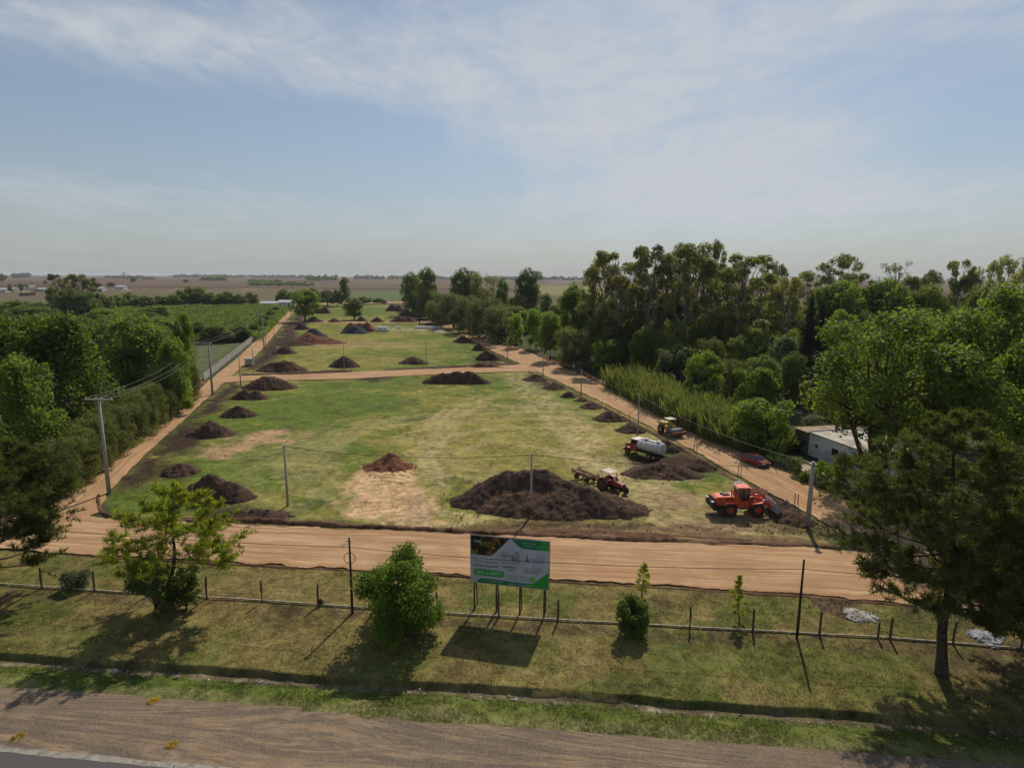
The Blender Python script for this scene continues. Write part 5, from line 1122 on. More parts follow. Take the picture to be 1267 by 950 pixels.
def loader():
    an, A, B = place((903, 639), (937.5, 639)); wb = float(np.linalg.norm(B - A)); k = wb / 3.0; an += .02
    side = np.array([-math.sin(an), math.cos(an)]); c = (A[:2] + B[:2]) / 2 + side * 1.0 * k
    t = thing('wheel_loader', 'bright orange wheel loader pushing soil beside the right corner pole', 'loader', (c[0], c[1], 0), an); t.scale = (k, k, k)
    for x in (-1.5, 1.5):
        for y in (-.95, .95): wheel(t, x, y, .72, .55, M_red_o)
    m = MB(); m.prism([(-3.05, 1.15), (-2.9, .95), (-.35, .85), (-.35, 1.95), (-.9, 2.15), (-2.75, 2.08), (-3.1, 1.95)], -.72, .72, M_orange); m.build('engine_hood', t)
    m = MB(); m.prism([(-3.5, 1.0), (-3.3, .72), (-2.4, .62), (-2.2, 1.12), (-3.06, 1.14), (-3.15, 1.8), (-3.45, 1.5)], -1.1, 1.1, M_black); m.box((-3.12, 0, 1.55), (.1, 1.2, .7), M_black); m.build('counterweight', t)
    m = MB(); m.box((-3.4, -.8, 1.62), (.3, .35, .06), M_grey, bev=.02); m.box((-3.4, .8, 1.62), (.3, .35, .06), M_grey, bev=.02); m.build('rear_step', t)
    m = MB(); m.prism([(-2.3, 1.35), (-2.2, 1.6), (-.95, 1.62), (-.55, 1.2), (-.4, .9), (-.55, .88), (-.85, 1.3), (-1.1, 1.5), (-1.9, 1.5), (-2.15, 1.3)], -1.22, -.68, M_orange); m.build('rear_fender', t)
    m = MB(); m.prism([(-2.3, 1.35), (-2.2, 1.6), (-.95, 1.62), (-.55, 1.2), (-.4, .9), (-.55, .88), (-.85, 1.3), (-1.1, 1.5), (-1.9, 1.5), (-2.15, 1.3)], .68, 1.22, M_orange); m.build('rear_fender', t)
    m = MB(); m.box((-1.75, 0, 2.18), (.7, .55, .16), M_black); m.tube((-1.2, -.3, 2.1), (-1.2, -.3, 2.9), .06, .05, M_black, 8); m.tube((-2.2, .25, 2.05), (-2.2, .25, 2.35), .09, .09, M_grey, 8); m.build('exhaust', t)
    m = MB(); m.box((.05, 0, 1.28), (1.1, 1.3, .75), M_orange); m.box((-.1, 0, 1.75), (1.2, 1.36, .25), M_black); m.build('cab_base', t)
    m = MB(); m.box((.02, 0, 2.35), (1.28, 1.30, 1.15), M_glass, taper=(.90, .92)); cg = m.build('cab_glass', t)
    m = MB()
    for x in (-.62, .0, .66):
        for y in (-.67, .67): m.tube((x, y, 1.8), (x * .90, y * .93, 2.95), .045, .04, M_black if x > -.5 else M_orange, 5)
    m.box((-.68, 0, 2.1), (.06, 1.3, .6), M_orange); m.build('cab_frame', t)
    m = MB(); m.box((.0, 0, 3.02), (1.55, 1.5, .15), M_orange, bev=.05, taper=(.95, .95)); m.build('cab_roof', t)
    m = MB(); m.box((.1, 0, 2.1), (.45, .5, .5), M_black); m.tube((.5, 0, 1.9), (.35, 0, 2.4), .03, .03, M_black, 5); m.build('operator_seat', t)
    for y in (-.55, .55):
        for x in (.75, -.75):
            m = MB(); m.box((x, y, 3.0), (.1, .2, .12), M_lamp); m.build('work_light', t)
    m = MB(); m.box((1.35, 0, .95), (2.0, .7, .65), M_orange); m.box((.95, 0, 1.5), (.7, .8, .8), M_orange, taper=(.7, 1)); m.box((1.5, 0, .7), (.35, 1.7, .3), M_black); m.box((-1.5, 0, .72), (.35, 1.7, .3), M_black); m.box((.2, 0, .7), (.9, .5, .35), M_black); m.build('front_frame', t)
    for s in (-1, 1):
        m = MB(); a, b = sorted((s * .66, s * 1.22)); m.prism([(.72, 1.25), (.85, 1.5), (1.9, 1.58), (2.15, 1.35), (2.05, 1.3), (1.85, 1.5), (.95, 1.44), (.8, 1.2)], a, b, M_orange); m.build('front_fender', t)
        m = MB(); a, b = sorted((s * .42, s * .56)); m.prism([(.85, 2.05), (1.1, 2.12), (2.2, 1.85), (3.15, 1.05), (3.2, .78), (2.95, .75), (2.1, 1.5), (1.0, 1.78)], a, b, M_orange); m.build('lift_arm', t)
        m = MB(); m.tube((1.2, s * .3, 1.0), (2.3, s * .48, 1.35), .075, .075, M_black, 8); m.tube((2.1, s * .45, 1.3), (2.7, s * .48, 1.15), .04, .04, M_grey, 8); m.build('lift_cylinder', t)
        m = MB(); m.box((.72, s * .98, 2.05), (.08, .22, .32), M_black); m.tube((.6, s * .7, 2.3), (.72, s * .96, 2.15), .02, .02, M_black, 5); m.build('mirror', t)
        m = MB()
        for q in range(3): m.box((-.35 + .05 * q, s * .95, .55 + .3 * q), (.4, .25, .04), M_grey)
        m.build('step_ladder', t)
        m = MB(); m.box((2.05, s * .9, 1.75), (.15, .22, .18), M_lamp); m.tube((2.0, s * .9, 1.4), (2.05, s * .9, 1.7), .02, .02, M_black, 5); m.build('headlight', t)
    m = MB(); m.prism([(2.2, 2.25), (2.45, 2.2), (2.75, 1.35), (2.5, 1.3)], -.1, .1, M_orange); m.tube((1.2, 0, 1.9), (2.3, 0, 2.15), .08, .07, M_red_o, 8); m.tube((2.6, 0, 1.4), (3.2, 0, 1.35), .06, .06, M_red_o, 8); m.tube((2.2, -.5, 1.62), (2.2, .5, 1.62), .1, .1, M_orange, 8); m.build('bell_crank', t)
    m = MB(); pr = [(3.25, 1.55), (3.1, 1.1), (3.12, .62), (3.35, .36), (4.15, .30)]; inn = [(4.15, .34), (3.42, .42), (3.2, .66), (3.18, 1.08), (3.33, 1.53)]
    m.prism(pr + inn, -1.3, 1.3, M_grey); 
    for s in (-1, 1):
        a, b = sorted((s * 1.30, s * 1.26)); m.prism([(3.25, 1.55), (3.1, 1.1), (3.12, .62), (3.35, .36), (4.15, .30), (3.9, .9)], a, b, M_grey)
    for q in range(8): m.box((4.22, -1.15 + q * .33, .31), (.2, .1, .05), M_steel)
    m.build('bucket', t)
    m = MB()
    for s in (-1,): m.box((-1.55, -.725, 1.83), (.75, .012, .13), M_black)
    m.build('name_strip', t)
M_red_o = mottled('wheel_red_paint', (.42, .03, .012), (.55, .055, .02), 3, .5, dirt=(DUST, .25))
loader()

def tractor():
    an, A, B = place((715, 592.6), (727.4, 597.6)); c = P(757, 608.5)
    t = thing('farm_tractor', 'old red farm tractor with cream canopy at the end of the big dark heap', 'tractor', (c[0], c[1], 0), an)
    for y in (-.82, .82): wheel(t, -.75, y, .82, .46, M_rust, lugs=14)
    for y in (-.78, .78): wheel(t, 1.45, y, .45, .24, M_rust, lugs=12)
    m = MB(); m.box((1.05, 0, 1.22), (1.65, .58, .52), M_red, bev=.07); m.box((.15, 0, 1.25), (.3, .62, .62), M_red, bev=.05); m.build('bonnet', t)
    m = MB(); m.box((1.92, 0, 1.13), (.10, .5, .62), M_black); m.build('grille', t)
    m = MB(); m.box((.6, 0, .82), (2.4, .42, .42), M_black); m.box((1.45, 0, .5), (.16, 1.4, .14), M_black); m.box((-.75, 0, .82), (.5, 1.4, .42), M_black); m.box((-1.2, 0, .6), (.5, .5, .12), M_black); m.build('chassis', t)
    for s in (-1, 1):
        m = MB(); prf = [(-.75 + math.cos(a) * .92, .82 + math.sin(a) * .92) for a in np.linspace(.35, 2.6, 9)]; inn = [(-.75 + math.cos(a) * .88, .82 + math.sin(a) * .88) for a in np.linspace(2.6, .35, 9)]
        a, b = sorted((s * .48, s * 1.02)); m.prism(prf + inn, a, b, M_red); m.build('mudguard', t)
        m = MB(); m.lathe((1.9, s * .22, 1.3), (1, 0, 0), [(0, .08), (.05, .08), (.06, .0)], M_lamp, 10); m.build('headlight', t)
    m = MB(); m.box((-.55, 0, 1.3), (.45, .5, .1), M_red); m.box((-.80, 0, 1.55), (.08, .5, .5), M_red); m.build('seat', t)
    m = MB(); m.tube((.2, 0, 1.5), (-.05, 0, 1.75), .02, .02, M_black, 5); m.path([(-.06 + .06 * math.sin(a), .2 * math.cos(a), 1.76 + .18 * math.sin(a)) for a in np.linspace(0, 2 * PI, 13)], .018, M_black, 4); m.build('steering_wheel', t)
    m = MB(); m.tube((.95, -.2, 1.45), (.95, -.2, 2.15), .035, .04, M_black, 7); m.build('exhaust', t)
    m = MB()
    for x, y in ((-1.25, -.6), (-1.25, .6), (.1, -.6), (.1, .6)): m.tube((x, y, 1.25), (x, y, 2.42), .03, .03, M_black, 5)
    m.build('canopy_posts', t); m = MB(); m.box((-.55, 0, 2.46), (1.75, 1.45, .09), M_cream, bev=.04, taper=(.97, .97)); m.build('canopy', t)
tractor()
def trailer():
    an, A, B = place((715, 592.6), (727.4, 597.6)); c = P(724, 594.0)
    t = thing('implement_trailer', 'dark red slatted frame trailer with four wheels behind the old tractor', 'trailer', (c[0], c[1], 0), an)
    for x in (-.95, .95):
        for y in (-.62, .62): wheel(t, x, y, .38, .22, M_rust, tread=False)
    m = MB()
    for y in (-.55, .55): m.box((0, y, .82), (3.9, .08, .14), M_rust); m.box((0, y, 1.08), (3.9, .06, .07), M_pale_rust)
    m.box((2.3, 0, .6), (1.1, .08, .08), M_rust); m.box((.95, 0, .38), (.09, 1.2, .09), M_rust); m.box((-.95, 0, .38), (.09, 1.2, .09), M_rust)
    for x in (-.95, .95): m.box((x, 0, .6), (.12, .8, .4), M_rust)
    m.build('frame', t)
    for i in range(9):
        m = MB(); m.box((-1.85 + i * .46, 0, .92), (.10, 1.16, .10), M_rust); m.build('crossbar', t)
    for x in (-1.9, -1.55, 1.6, 1.9):
        for y in (-.55, .55): m = MB(); m.box((x, y, .9), (.07, .07, .75), M_rust); m.build('stake', t)
M_pale_rust = mottled('worn_pink_steel', (.34, .2, .18), (.5, .36, .34), 6, .6)
trailer()
def truck():
    an, A, B = place((803, 569.5), (777, 562)); wb = float(np.linalg.norm(B - A)); side = np.array([math.sin(an), -math.cos(an)]); side = side if side[1] > 0 else -side; c = (A[:2] + B[:2]) / 2 + side * 1.0
    t = thing('tanker_truck', 'old red truck with long white water tank parked beside a soil heap', 'truck', (c[0], c[1], 0), an); k = min(1.15, max(.85, wb / 3.9)); t.scale = (k,) * 3
    for y in (-.95, .95): wheel(t, 2.1, y, .5, .28, M_red, tread=False); wheel(t, -1.8, y * .95, .5, .5, M_grey, tread=False)
    m = MB(); m.box((-.3, 0, .72), (6.3, .8, .22), M_black); m.box((2.1, 0, .5), (.14, 1.9, .14), M_black); m.box((-1.8, 0, .5), (.2, 1.9, .2), M_black); m.box((-3.5, 0, .62), (.12, 2.1, .18), M_black); m.build('chassis', t)
    m = MB(); m.box((2.35, 0, 1.15), (1.35, 1.2, .75), M_red, bev=.18, taper=(.92, .8)); m.build('bonnet', t)
    m = MB(); m.box((3.06, 0, 1.0), (.08, .95, .5), M_black); m.box((3.12, 0, .66), (.14, 2.0, .2), M_cream); m.build('grille', t)
    m = MB(); m.box((1.15, 0, 1.35), (1.3, 1.95, 1.1), M_red, bev=.08); m.box((1.1, 0, 2.12), (1.15, 1.85, .55), M_glass, taper=(.86, .9)); m.build('cab', t)
    m = MB(); m.box((1.08, 0, 2.44), (1.25, 1.85, .14), M_grey, bev=.06); m.build('cab_roof', t)
    for s in (-1, 1):
        m = MB(); prf = [(2.1 + math.cos(a) * .64, .55 + math.sin(a) * .6) for a in np.linspace(.1, PI - .1, 9)]; inn = [(2.1 + math.cos(a) * .58, .55 + math.sin(a) * .54) for a in np.linspace(PI - .1, .1, 9)]; a, b = sorted((s * .62, s * 1.1)); m.prism(prf + inn, a, b, M_red); m.build('fender', t)
        m = MB(); m.lathe((2.72, s * .8, 1.05), (1, 0, 0), [(0, .13), (.08, .12), (.1, 0)], M_lamp, 10); m.build('headlight', t)
        m = MB(); m.box((.9, s * .99, 1.15), (.75, .03, .8), M_red); m.build('door', t)
        m = MB(); m.box((-3.57, s * .8, .66), (.04, .2, .12), M_tail); m.build('tail_light', t)
    m = MB(); n = 22
    prof = [(0, .0), (0, .55), (.06, .78), (.18, .86), (4.0, .86), (4.12, .78), (4.18, .55), (4.18, 0)]; m.lathe((-3.55, 0, 1.78), (1, 0, 0), prof, M_tank, 24)
    m.v = [(x, y * 1.12, 1.78 + (z - 1.78) * .95) for x, y, z in m.v]; m.build('tank', t)
    for x in (-3.2, -2.2, -1.2, -.2): m = MB(); m.path([(x, math.cos(a) * .99, 1.78 + math.sin(a) * .84) for a in np.linspace(0, 2 * PI, 25)], .03, M_grey, 4); m.build('tank_band', t)
    m = MB(); m.box((-1.5, 0, 2.66), (3.6, .5, .05), M_grey); m.build('walkway', t)
    for x in (-2.7, -.6): m = MB(); m.lathe((x, 0, 2.66), (0, 0, 1), [(0, .3), (.15, .3), (.18, .2), (.18, 0)], M_tank, 12); m.build('hatch', t)
    m = MB(); m.box((-1.6, -.75, 1.0), (3.9, .12, .14), M_black); m.box((-1.6, .75, 1.0), (3.9, .12, .14), M_black); m.build('tank_cradle', t)
truck()
def roller():
    an, A, B = place((812, 533), (838, 543.5)); c = (A + B) / 2; side = np.array([-math.sin(an), math.cos(an)]); c = c[:2] + side * .7
    t = thing('soil_compactor', 'yellow soil compactor with dark studded drum driving along the right road', 'road roller', (c[0], c[1], 0), an)
    for y in (-.8, .8): wheel(t, -1.45, y, .72, .5, M_yellow, lugs=14)
    m = MB(); m.box((-1.7, 0, 1.45), (1.7, 1.2, .75), M_yellow, bev=.1); m.box((-2.5, 0, 1.3), (.1, 1.0, .6), M_black); m.box((-1.4, 0, .9), (2.0, .9, .4), M_rust); m.build('engine_body', t)
    m = MB(); m.box((-.3, 0, 1.2), (1.0, 1.35, .5), M_yellow); m.box((-.2, 0, 1.65), (.45, .5, .45), M_black); m.box((.2, 0, 1.75), (.2, .7, .5), M_yellow); m.build('operator_platform', t)
    m = MB(); [m.tube((x, y, 1.4), (x, y, 2.55), .04, .04, M_yellow, 6) for x in (-.8, .35) for y in (-.6, .6)]; m.build('canopy_posts', t)
    m = MB(); m.box((-.22, 0, 2.6), (1.5, 1.5, .12), M_cream, bev=.04); m.build('canopy', t)
    m = MB(); m.box((.45, 0, .8), (.8, .5, .4), M_black); [m.box((1.5, y, .85), (2.1, .16, .32), M_rust) for y in (-1.12, 1.12)]; m.box((2.55, 0, .8), (.2, 2.4, .42), M_rust); m.box((.5, 0, .85), (.2, 2.4, .36), M_rust); m.build('drum_frame', t)
    m = MB(); m.lathe((1.52, -1.0, .72), (0, 1, 0), [(0, 0), (0, .64), (.02, .66), (1.98, .66), (2.0, .64), (2.0, 0)], M_steel, 28)
    for r in range(9):
        for q in range(14):
            a = 2 * PI * (q + .5 * (r % 2)) / 14; cc = Vector((1.52 + math.cos(a) * .69, -.88 + r * .22, .72 + math.sin(a) * .69)); m.box(cc, (.11, .10, .11), M_steel, ry=-a)
    m.build('studded_drum', t); m = MB(); m.tube((-1.2, .35, 1.8), (-1.2, .35, 2.2), .04, .04, M_black, 6); m.build('exhaust', t)
    for s in (-1, 1): m = MB(); m.box((.28, s * .6, 2.4), (.08, .16, .12), M_lamp); m.build('work_light', t)
roller()
def car():
    an, A, B = place((921, 570.5), (945, 579)); side = np.array([-math.sin(an), math.cos(an)]); c = (A[:2] + B[:2]) / 2 + side * .25
    t = thing('parked_car', 'dark red car parked at the shaded edge of the right road', 'car', (c[0], c[1], 0), an)
    for x in (-1.25, 1.28):
        for y in (-.72, .72): wheel(t, x, y, .30, .2, M_grey, tread=False)
    secs = [(-2.02, .45, .74, .70), (-1.95, .30, .92, .80), (-1.4, .24, .98, .84), (-.6, .22, .96, .85), (.5, .22, .94, .85), (1.2, .24, .88, .83), (1.8, .28, .76, .76), (2.0, .40, .62, .64)]
    m = MB(); vs = []; fs = []
    for x, z0, z1, w in secs: vs += [(x, -w * .9, z0), (x, -w, z0 + .16), (x, -w, z1 - .2), (x, -w * .86, z1), (x, w * .86, z1), (x, w, z1 - .2), (x, w, z0 + .16), (x, w * .9, z0)]
    for i in range(len(secs) - 1):
        for j in range(8): fs.append((i * 8 + j, i * 8 + (j + 1) % 8, (i + 1) * 8 + (j + 1) % 8, (i + 1) * 8 + j))
    fs.append(tuple(range(8))); k = (len(secs) - 1) * 8; fs.append(tuple(k + i for i in range(7, -1, -1))); m.add(vs, fs, M_carred); m.build('body', t)
    gs = [(-1.82, .96, .70), (-1.28, 1.38, .60), (-.3, 1.45, .61), (.30, 1.40, .60), (1.0, .92, .72)]
    m = MB(); vs = []; fs = []
    for x, z1, w in gs: vs += [(x, -.80, .88), (x, -w, z1), (x, w, z1), (x, .80, .88)]
    for i in range(4):
        for j in range(3): fs.append((i * 4 + j, i * 4 + j + 1, (i + 1) * 4 + j + 1, (i + 1) * 4 + j))
    m.add(vs, fs, M_carred); m.build('cabin', t)
    def pane(q):
        m = MB(); m.add(q, [(0, 1, 2, 3)], M_glass); m.build('window', t)
    pane([(.37, -.56, 1.37), (.37, .56, 1.37), (.96, .64, .98), (.96, -.64, .98)]); pane([(-1.33, .55, 1.36), (-1.33, -.55, 1.36), (-1.76, -.62, 1.03), (-1.76, .62, 1.03)])
    for s in (-1, 1):
        def sd(x, z): return (x, s * (.81 - (z - .88) * .40 + .012), z)
        pane([sd(-1.35, .98), sd(-.45, .98), sd(-.45, 1.34), sd(-1.15, 1.32)][::s]); pane([sd(-.35, .98), sd(.72, .98), sd(.22, 1.33), sd(-.35, 1.35)][::s])
    for s in (-1, 1):
        m = MB(); m.box((1.93, s * .52, .60), (.12, .28, .12), M_lamp); m.build('headlight', t); m = MB(); m.box((-1.98, s * .58, .72), (.08, .24, .14), M_tail); m.build('tail_light', t)
        m = MB(); m.box((.7, s * .92, .98), (.1, .14, .1), M_carred); m.build('mirror', t)
    m = MB(); m.box((2.0, 0, .42), (.12, 1.3, .16), M_black); m.box((-2.02, 0, .45), (.10, 1.35, .16), M_black); m.build('bumpers', t)
car()

# ------------------------------------------------------------------ white house, hut, yard
M_wall = mottled('whitewashed_wall', (.60, .59, .58), (.74, .73, .71), 1.2, .9, bs=.1, dirt=((.30, .27, .24), .55))
M_roofc = mottled('concrete_roof', (.36, .33, .28), (.56, .52, .45), .8, .95, dirt=((.18, .14, .11), .6))
M_roofs = mottled('dusty_flat_roof', (.30, .21, .14), (.44, .33, .22), .9, .95, dirt=((.12, .09, .07), .6))
def brick_mat():
    m = newmat('hut_brick'); b = N('ShaderNodeTexBrick'); b.inputs['Scale'].default_value = 5; b.inputs['Color1'].default_value = (.13, .055, .035, 1); b.inputs['Color2'].default_value = (.20, .09, .055, 1); b.inputs['Mortar'].default_value = (.15, .13, .11, 1); L(objc(), b.inputs['Vector']); out(bsdf(b.outputs[0], .95)); return m
M_brick = brick_mat()
def house():
    A, B = P(999.5, 562.5)[:2], P(1076, 594)[:2]; d = (B - A); Lw = np.linalg.norm(d); d /= Lw; n = np.array([-d[1], d[0]]); an = math.atan2(d[1], d[0]); h = solve_h(A[0], A[1], 535); n = n if n[1] > 0 else -n
    q = P(1052, 530.5, h)[:2] - P(1000.4, 535, h)[:2]; dp = max(5.5, float(np.dot(q, n)))
    t = thing('white_house', 'low whitewashed flat roofed house behind the yard fence under the huge tree', 'house', (A[0], A[1], 0), an)
    m = MB(); m.box((Lw / 2, dp / 2, h / 2 - .05), (Lw, dp, h - .1), M_wall); m.build('wall', t); m = MB(); m.box((Lw / 2, dp / 2, h + .06), (Lw + .3, dp + .3, .14), M_roofc); m.build('roof', t)
    m = MB(); [m.box(*a, M_wall) for a in (((Lw / 2, dp + .09, h + .2), (Lw + .2, .14, .26)), ((.0, dp / 2, h + .2), (.14, dp - .1, .22)))]; m.build('parapet', t)
    m = MB(); m.lathe((1.6, -.012, h * .52), (0, 1, 0), [(0, 0), (0, .30), (.03, .34)], M_glass, 20); wf = m.build('round_window', t); m = MB(); m.path([(1.6 + math.cos(a) * .34, -.03, h * .52 + math.sin(a) * .34) for a in np.linspace(0, 2 * PI, 21)], .05, M_wall, 5); m.build('frame', wf)
    m = MB(); m.box((5.2, -.02, h * .55), (1.1, .05, .9), M_glass); w2 = m.build('window', t); m = MB(); [m.box(*a, M_rust) for a in (((5.2, -.045, h * .55 + .47), (1.2, .04, .06)), ((5.2, -.045, h * .55 - .47), (1.2, .04, .06)), ((4.62, -.045, h * .55), (.06, .04, .88)), ((5.78, -.045, h * .55), (.06, .04, .88)), ((5.2, -.045, h * .55), (.05, .03, .88)))]; m.build('frame', w2)
    m = MB(); m.box((8.0, -.02, 1.02), (.9, .06, 2.05), M_rust); m.build('door', t)
    for i in range(4): m = MB(); m.tube((1.0 + i * 2.3, -.08, h - .28), (1.0 + i * 2.3, .2, h - .22), .04, .04, M_rust, 6); m.build('water_spout', t)
    m = MB(); m.box((Lw * .62, dp * .95, h + .8), (.65, .65, 1.5), M_brick); m.box((Lw * .62, dp * .95, h + 1.6), (.8, .8, .12), M_wall); m.build('chimney', t)
    m = MB(); m.lathe((Lw * .85, dp * .7, h + .13), (0, 0, 1), [(0, .55), (1.0, .55), (1.15, .3), (1.15, 0)], M_grey, 16); m.build('water_tank', t)
    hl = 3.1; h2 = h * .96
    t2 = thing('brick_hut', 'dark brick hut with dusty flat roof joined to the left of the white house', 'hut', tuple(A - d * hl) + (0,), an)
    m = MB(); m.box((hl / 2 - .02, dp * .42, h2 / 2 - .05), (hl - .06, dp * .84, h2 - .1), M_brick); m.build('wall', t2); m = MB(); m.box((hl / 2 - .1, dp * .42 + .1, h2 + .05), (hl + .1, dp * .84 + .5, .12), M_roofs); m.build('roof', t2)
    m = MB(); m.box((1.0, -.02, 1.0), (.9, .06, 2.0), M_darkwood); m.build('door', t2); m = MB(); m.box((2.2, -.02, 1.5), (.6, .05, .6), M_glass); m.build('window', t2)
    o = A - d * (hl + 1.0) + n * (dp + 1.4); t3 = thing('tin_shed', 'small tin roofed shed behind the brick hut', 'shed', (o[0], o[1], 0), an); m = MB(); m.box((2.5, 1.5, 1.1), (5, 3, 2.2), M_brick); m.build('wall', t3); m = MB(); m.box((2.5, 1.5, 2.28), (5.4, 3.4, .1), M_roofs, ry=.05); m.build('roof', t3)
house()
M_yard = mottled('pale_yard_soil', (.30, .23, .16), (.44, .36, .26), .8, .95, world=True)
strip('yard_path', [(980, 566), (1003, 577), (1030, 590), (1080, 611)], [(976, 573), (998, 586), (1024, 600), (1070, 621)], .035, M_yard, 80, 8, .25, seed=31)
def yard_fence():
    a, b = P(960, 582)[:2], P(1150, 656)[:2]; d = b - a; Ln = np.linalg.norm(d); d /= Ln; t = thing('yard_fence', 'thin wire fence with slim posts between the right road and the house yard', 'fence', (a[0], a[1], 0), math.atan2(d[1], d[0])); x = 0
    while x < Ln: m = MB(); m.tube((x, 0, -.1), (x + random.uniform(-.05, .05), 0, 1.6), .05, .045, M_darkwood, 6); m.build('post', t); x += 2.4
    for z in (.4, .8, 1.2, 1.5): m = MB(); m.path([(0, -.05, z), (Ln / 2, -.05, z - .02), (Ln, -.05, z)], .012, M_steel, 3); m.build('wire', t)
yard_fence()
def roof_house(name, label, px, base, wpx, hm, dm, wallm, roofm, rz=0, cat='building', win=0):
    b = P(px, base); w = wpx * mpp(b[1]); t = thing(name, label, cat, (b[0], b[1], 0), rz); m = MB(); m.box((0, dm / 2, hm / 2), (w, dm, hm), wallm); m.build('wall', t)
    m = MB(); e = .4; z = hm; r = min(dm * .18, hm * .5); m.add([(-w / 2 - e, -e, z), (w / 2 + e, -e, z), (w / 2 + e, dm + e, z), (-w / 2 - e, dm + e, z), (-w / 2 - e, dm / 2, z + r), (w / 2 + e, dm / 2, z + r)], [(0, 1, 5, 4), (3, 4, 5, 2), (0, 4, 3), (1, 2, 5), (0, 3, 2, 1)], roofm); m.build('roof', t)
    for i in range(win): m = MB(); m.box((-w / 2 + w * (i + .5) / win, -.03, hm * .5), (min(1.6, w / win * .45), .08, hm * .35), M_glass); m.build('window', t)
    return t
M_zinc = mottled('zinc_roof', (.55, .58, .62), (.75, .78, .82), .5, .4, .4); M_plaster = mottled('pale_plaster', (.42, .38, .33), (.55, .50, .45), .4, .9)
M_terra = mottled('dull_red_roof', (.20, .09, .06), (.30, .15, .10), .4, .9)
roof_house('shed', 'shed with shiny bluish metal roof behind the orchard', 214, 379.5, 15, 3.0, 9, M_plaster, M_zinc, win=2)
roof_house('shed', 'tiny white shed just right of the shed with the bluish roof', 234, 379, 6, 2.6, 5, M_wall, M_zinc, win=1)
roof_house('long_shed', 'left half of the long white building behind the orchard', 331, 380, 18, 3.0, 9, M_wall, M_zinc, win=4)
roof_house('long_shed', 'right half of the long white building beside the left road end', 352, 379, 16, 3.4, 9, M_wall, M_zinc, win=3)
roof_house('small_hut', 'small dark hut at the far end of the lots beside the last soil heap', 476, 376, 5, 2.6, 4, M_plaster, M_roofs, win=1)
rb = random.Random(11)
for i, (px, b, w, h, wm, rm, lab) in enumerate(((2, 362, 8, 4, M_wall, M_zinc, 'white roofed house at the left edge of the far settlement'), (14, 361, 7, 4, M_plaster, M_zinc, 'house with bright roof second in the far settlement'), (22, 358, 10, 6, M_plaster, M_gravelpile, 'grey block house in the middle of the far settlement'),
        (34, 358, 4, 9, M_plaster, M_terra, 'narrow pale two storey house in the far settlement'), (40, 361, 7, 4, M_wall, M_terra, 'low house with reddish roof in the far settlement'), (50, 361, 9, 3.5, M_plaster, M_zinc, 'low pale house at the right end of the far settlement'),
        (30, 366, 12, 3.5, M_brick, M_roofs, 'long dark shed in front of the far settlement'), (148, 358.5, 10, 5, M_wall, M_zinc, 'white farm building on the pale strip behind the hedgerow'), (124, 360, 5, 4, M_wall, M_zinc, 'small white shed right of the far left tree clump'),
        (152.5, 342.8, 1.6, 38, M_concrete, M_concrete, 'tall far silo tower on the horizon'), (212, 342.2, 6, 16, M_concrete, M_zinc, 'pale far silo block on the left horizon'), (292, 342.4, 12, 14, M_wall, M_zinc, 'long pale far warehouse on the horizon'),
        (305, 344, 8, 10, M_wall, M_zinc, 'pale far warehouse above the isolated trees'), (238, 342.2, 5, 14, M_concrete, M_zinc, 'small far grain store on the horizon'), (455, 342.6, 6, 14, M_concrete, M_zinc, 'pale far grain store on the middle horizon'), (712, 345.6, 7, 24, M_concrete, M_gravelpile, 'bluish far grain plant above the brown field gap'))):
    roof_house('silo_tower' if h > 30 else 'far_building', lab, px, b, w, h, 8 + h * .6, wm, rm, win=0 if h > 9 else 2)
# panel wall along the left road
M_panel = mottled('precast_panel', (.30, .29, .27), (.46, .44, .41), 2, .9, dirt=((.16, .13, .1), .5))
def panel_wall():
    a, b = P(241, 481)[:2], P(317, 418)[:2]; d = b - a; Ln = np.linalg.norm(d); d /= Ln; n = int(Ln / 2.6); w = Ln / n
    t = thing('panel_wall', 'pale precast concrete panel wall along the left side of the left road', 'wall', (a[0], a[1], 0), math.atan2(d[1], d[0])); pm = MB(); pm.box((0, 0, .95), (w - .2, .06, 1.9), M_panel); pme = pm.mesh('panel'); qm = MB(); qm.box((0, 0, 1.05), (.18, .16, 2.2), M_concrete); qme = qm.mesh('post')
    for i in range(n):
        if i != 3: kid('panel', pme, t, loc=(w * (i + .5), random.uniform(-.04, .04), random.uniform(-.08, .05)))
        kid('post', qme, t, loc=(w * i, 0, random.uniform(-.1, .05)))
panel_wall()
def shade_net():
    pts = [P(250, 424)[:2], P(309, 421.5)[:2], P(314, 417)[:2], P(252, 418)[:2]]; c = sum(pts) / 4; t = thing('shade_net', 'dark flat shade net on posts at the corner of the orchard', 'shade net', (c[0], c[1], 0)); m = MB()
    q = [p - c for p in pts]; nx_, ny_ = 14, 6; vs = []
    for j in range(ny_ + 1):
        for i in range(nx_ + 1):
            s, r = i / nx_, j / ny_; p = (q[0] * (1 - s) + q[1] * s) * (1 - r) + (q[3] * (1 - s) + q[2] * s) * r; vs.append((p[0], p[1], 2.3 - .25 * math.sin(s * PI * 7) ** 2))
    m.add(vs, [(j * (nx_ + 1) + i, j * (nx_ + 1) + i + 1, (j + 1) * (nx_ + 1) + i + 1, (j + 1) * (nx_ + 1) + i) for j in range(ny_) for i in range(nx_)], M_net); o = m.build('net', t)
    for i in range(8):
        for k_ in (0, 1): p = (q[0] * (1 - i / 7) + q[1] * i / 7) if k_ == 0 else (q[3] * (1 - i / 7) + q[2] * i / 7); m = MB(); m.tube((p[0], p[1], -.1), (p[0], p[1], 2.3), .06, .06, M_wood, 5); m.build('post', t)
M_net = mottled('black_shade_cloth', (.03, .027, .028), (.06, .05, .05), .3, .9)
shade_net()
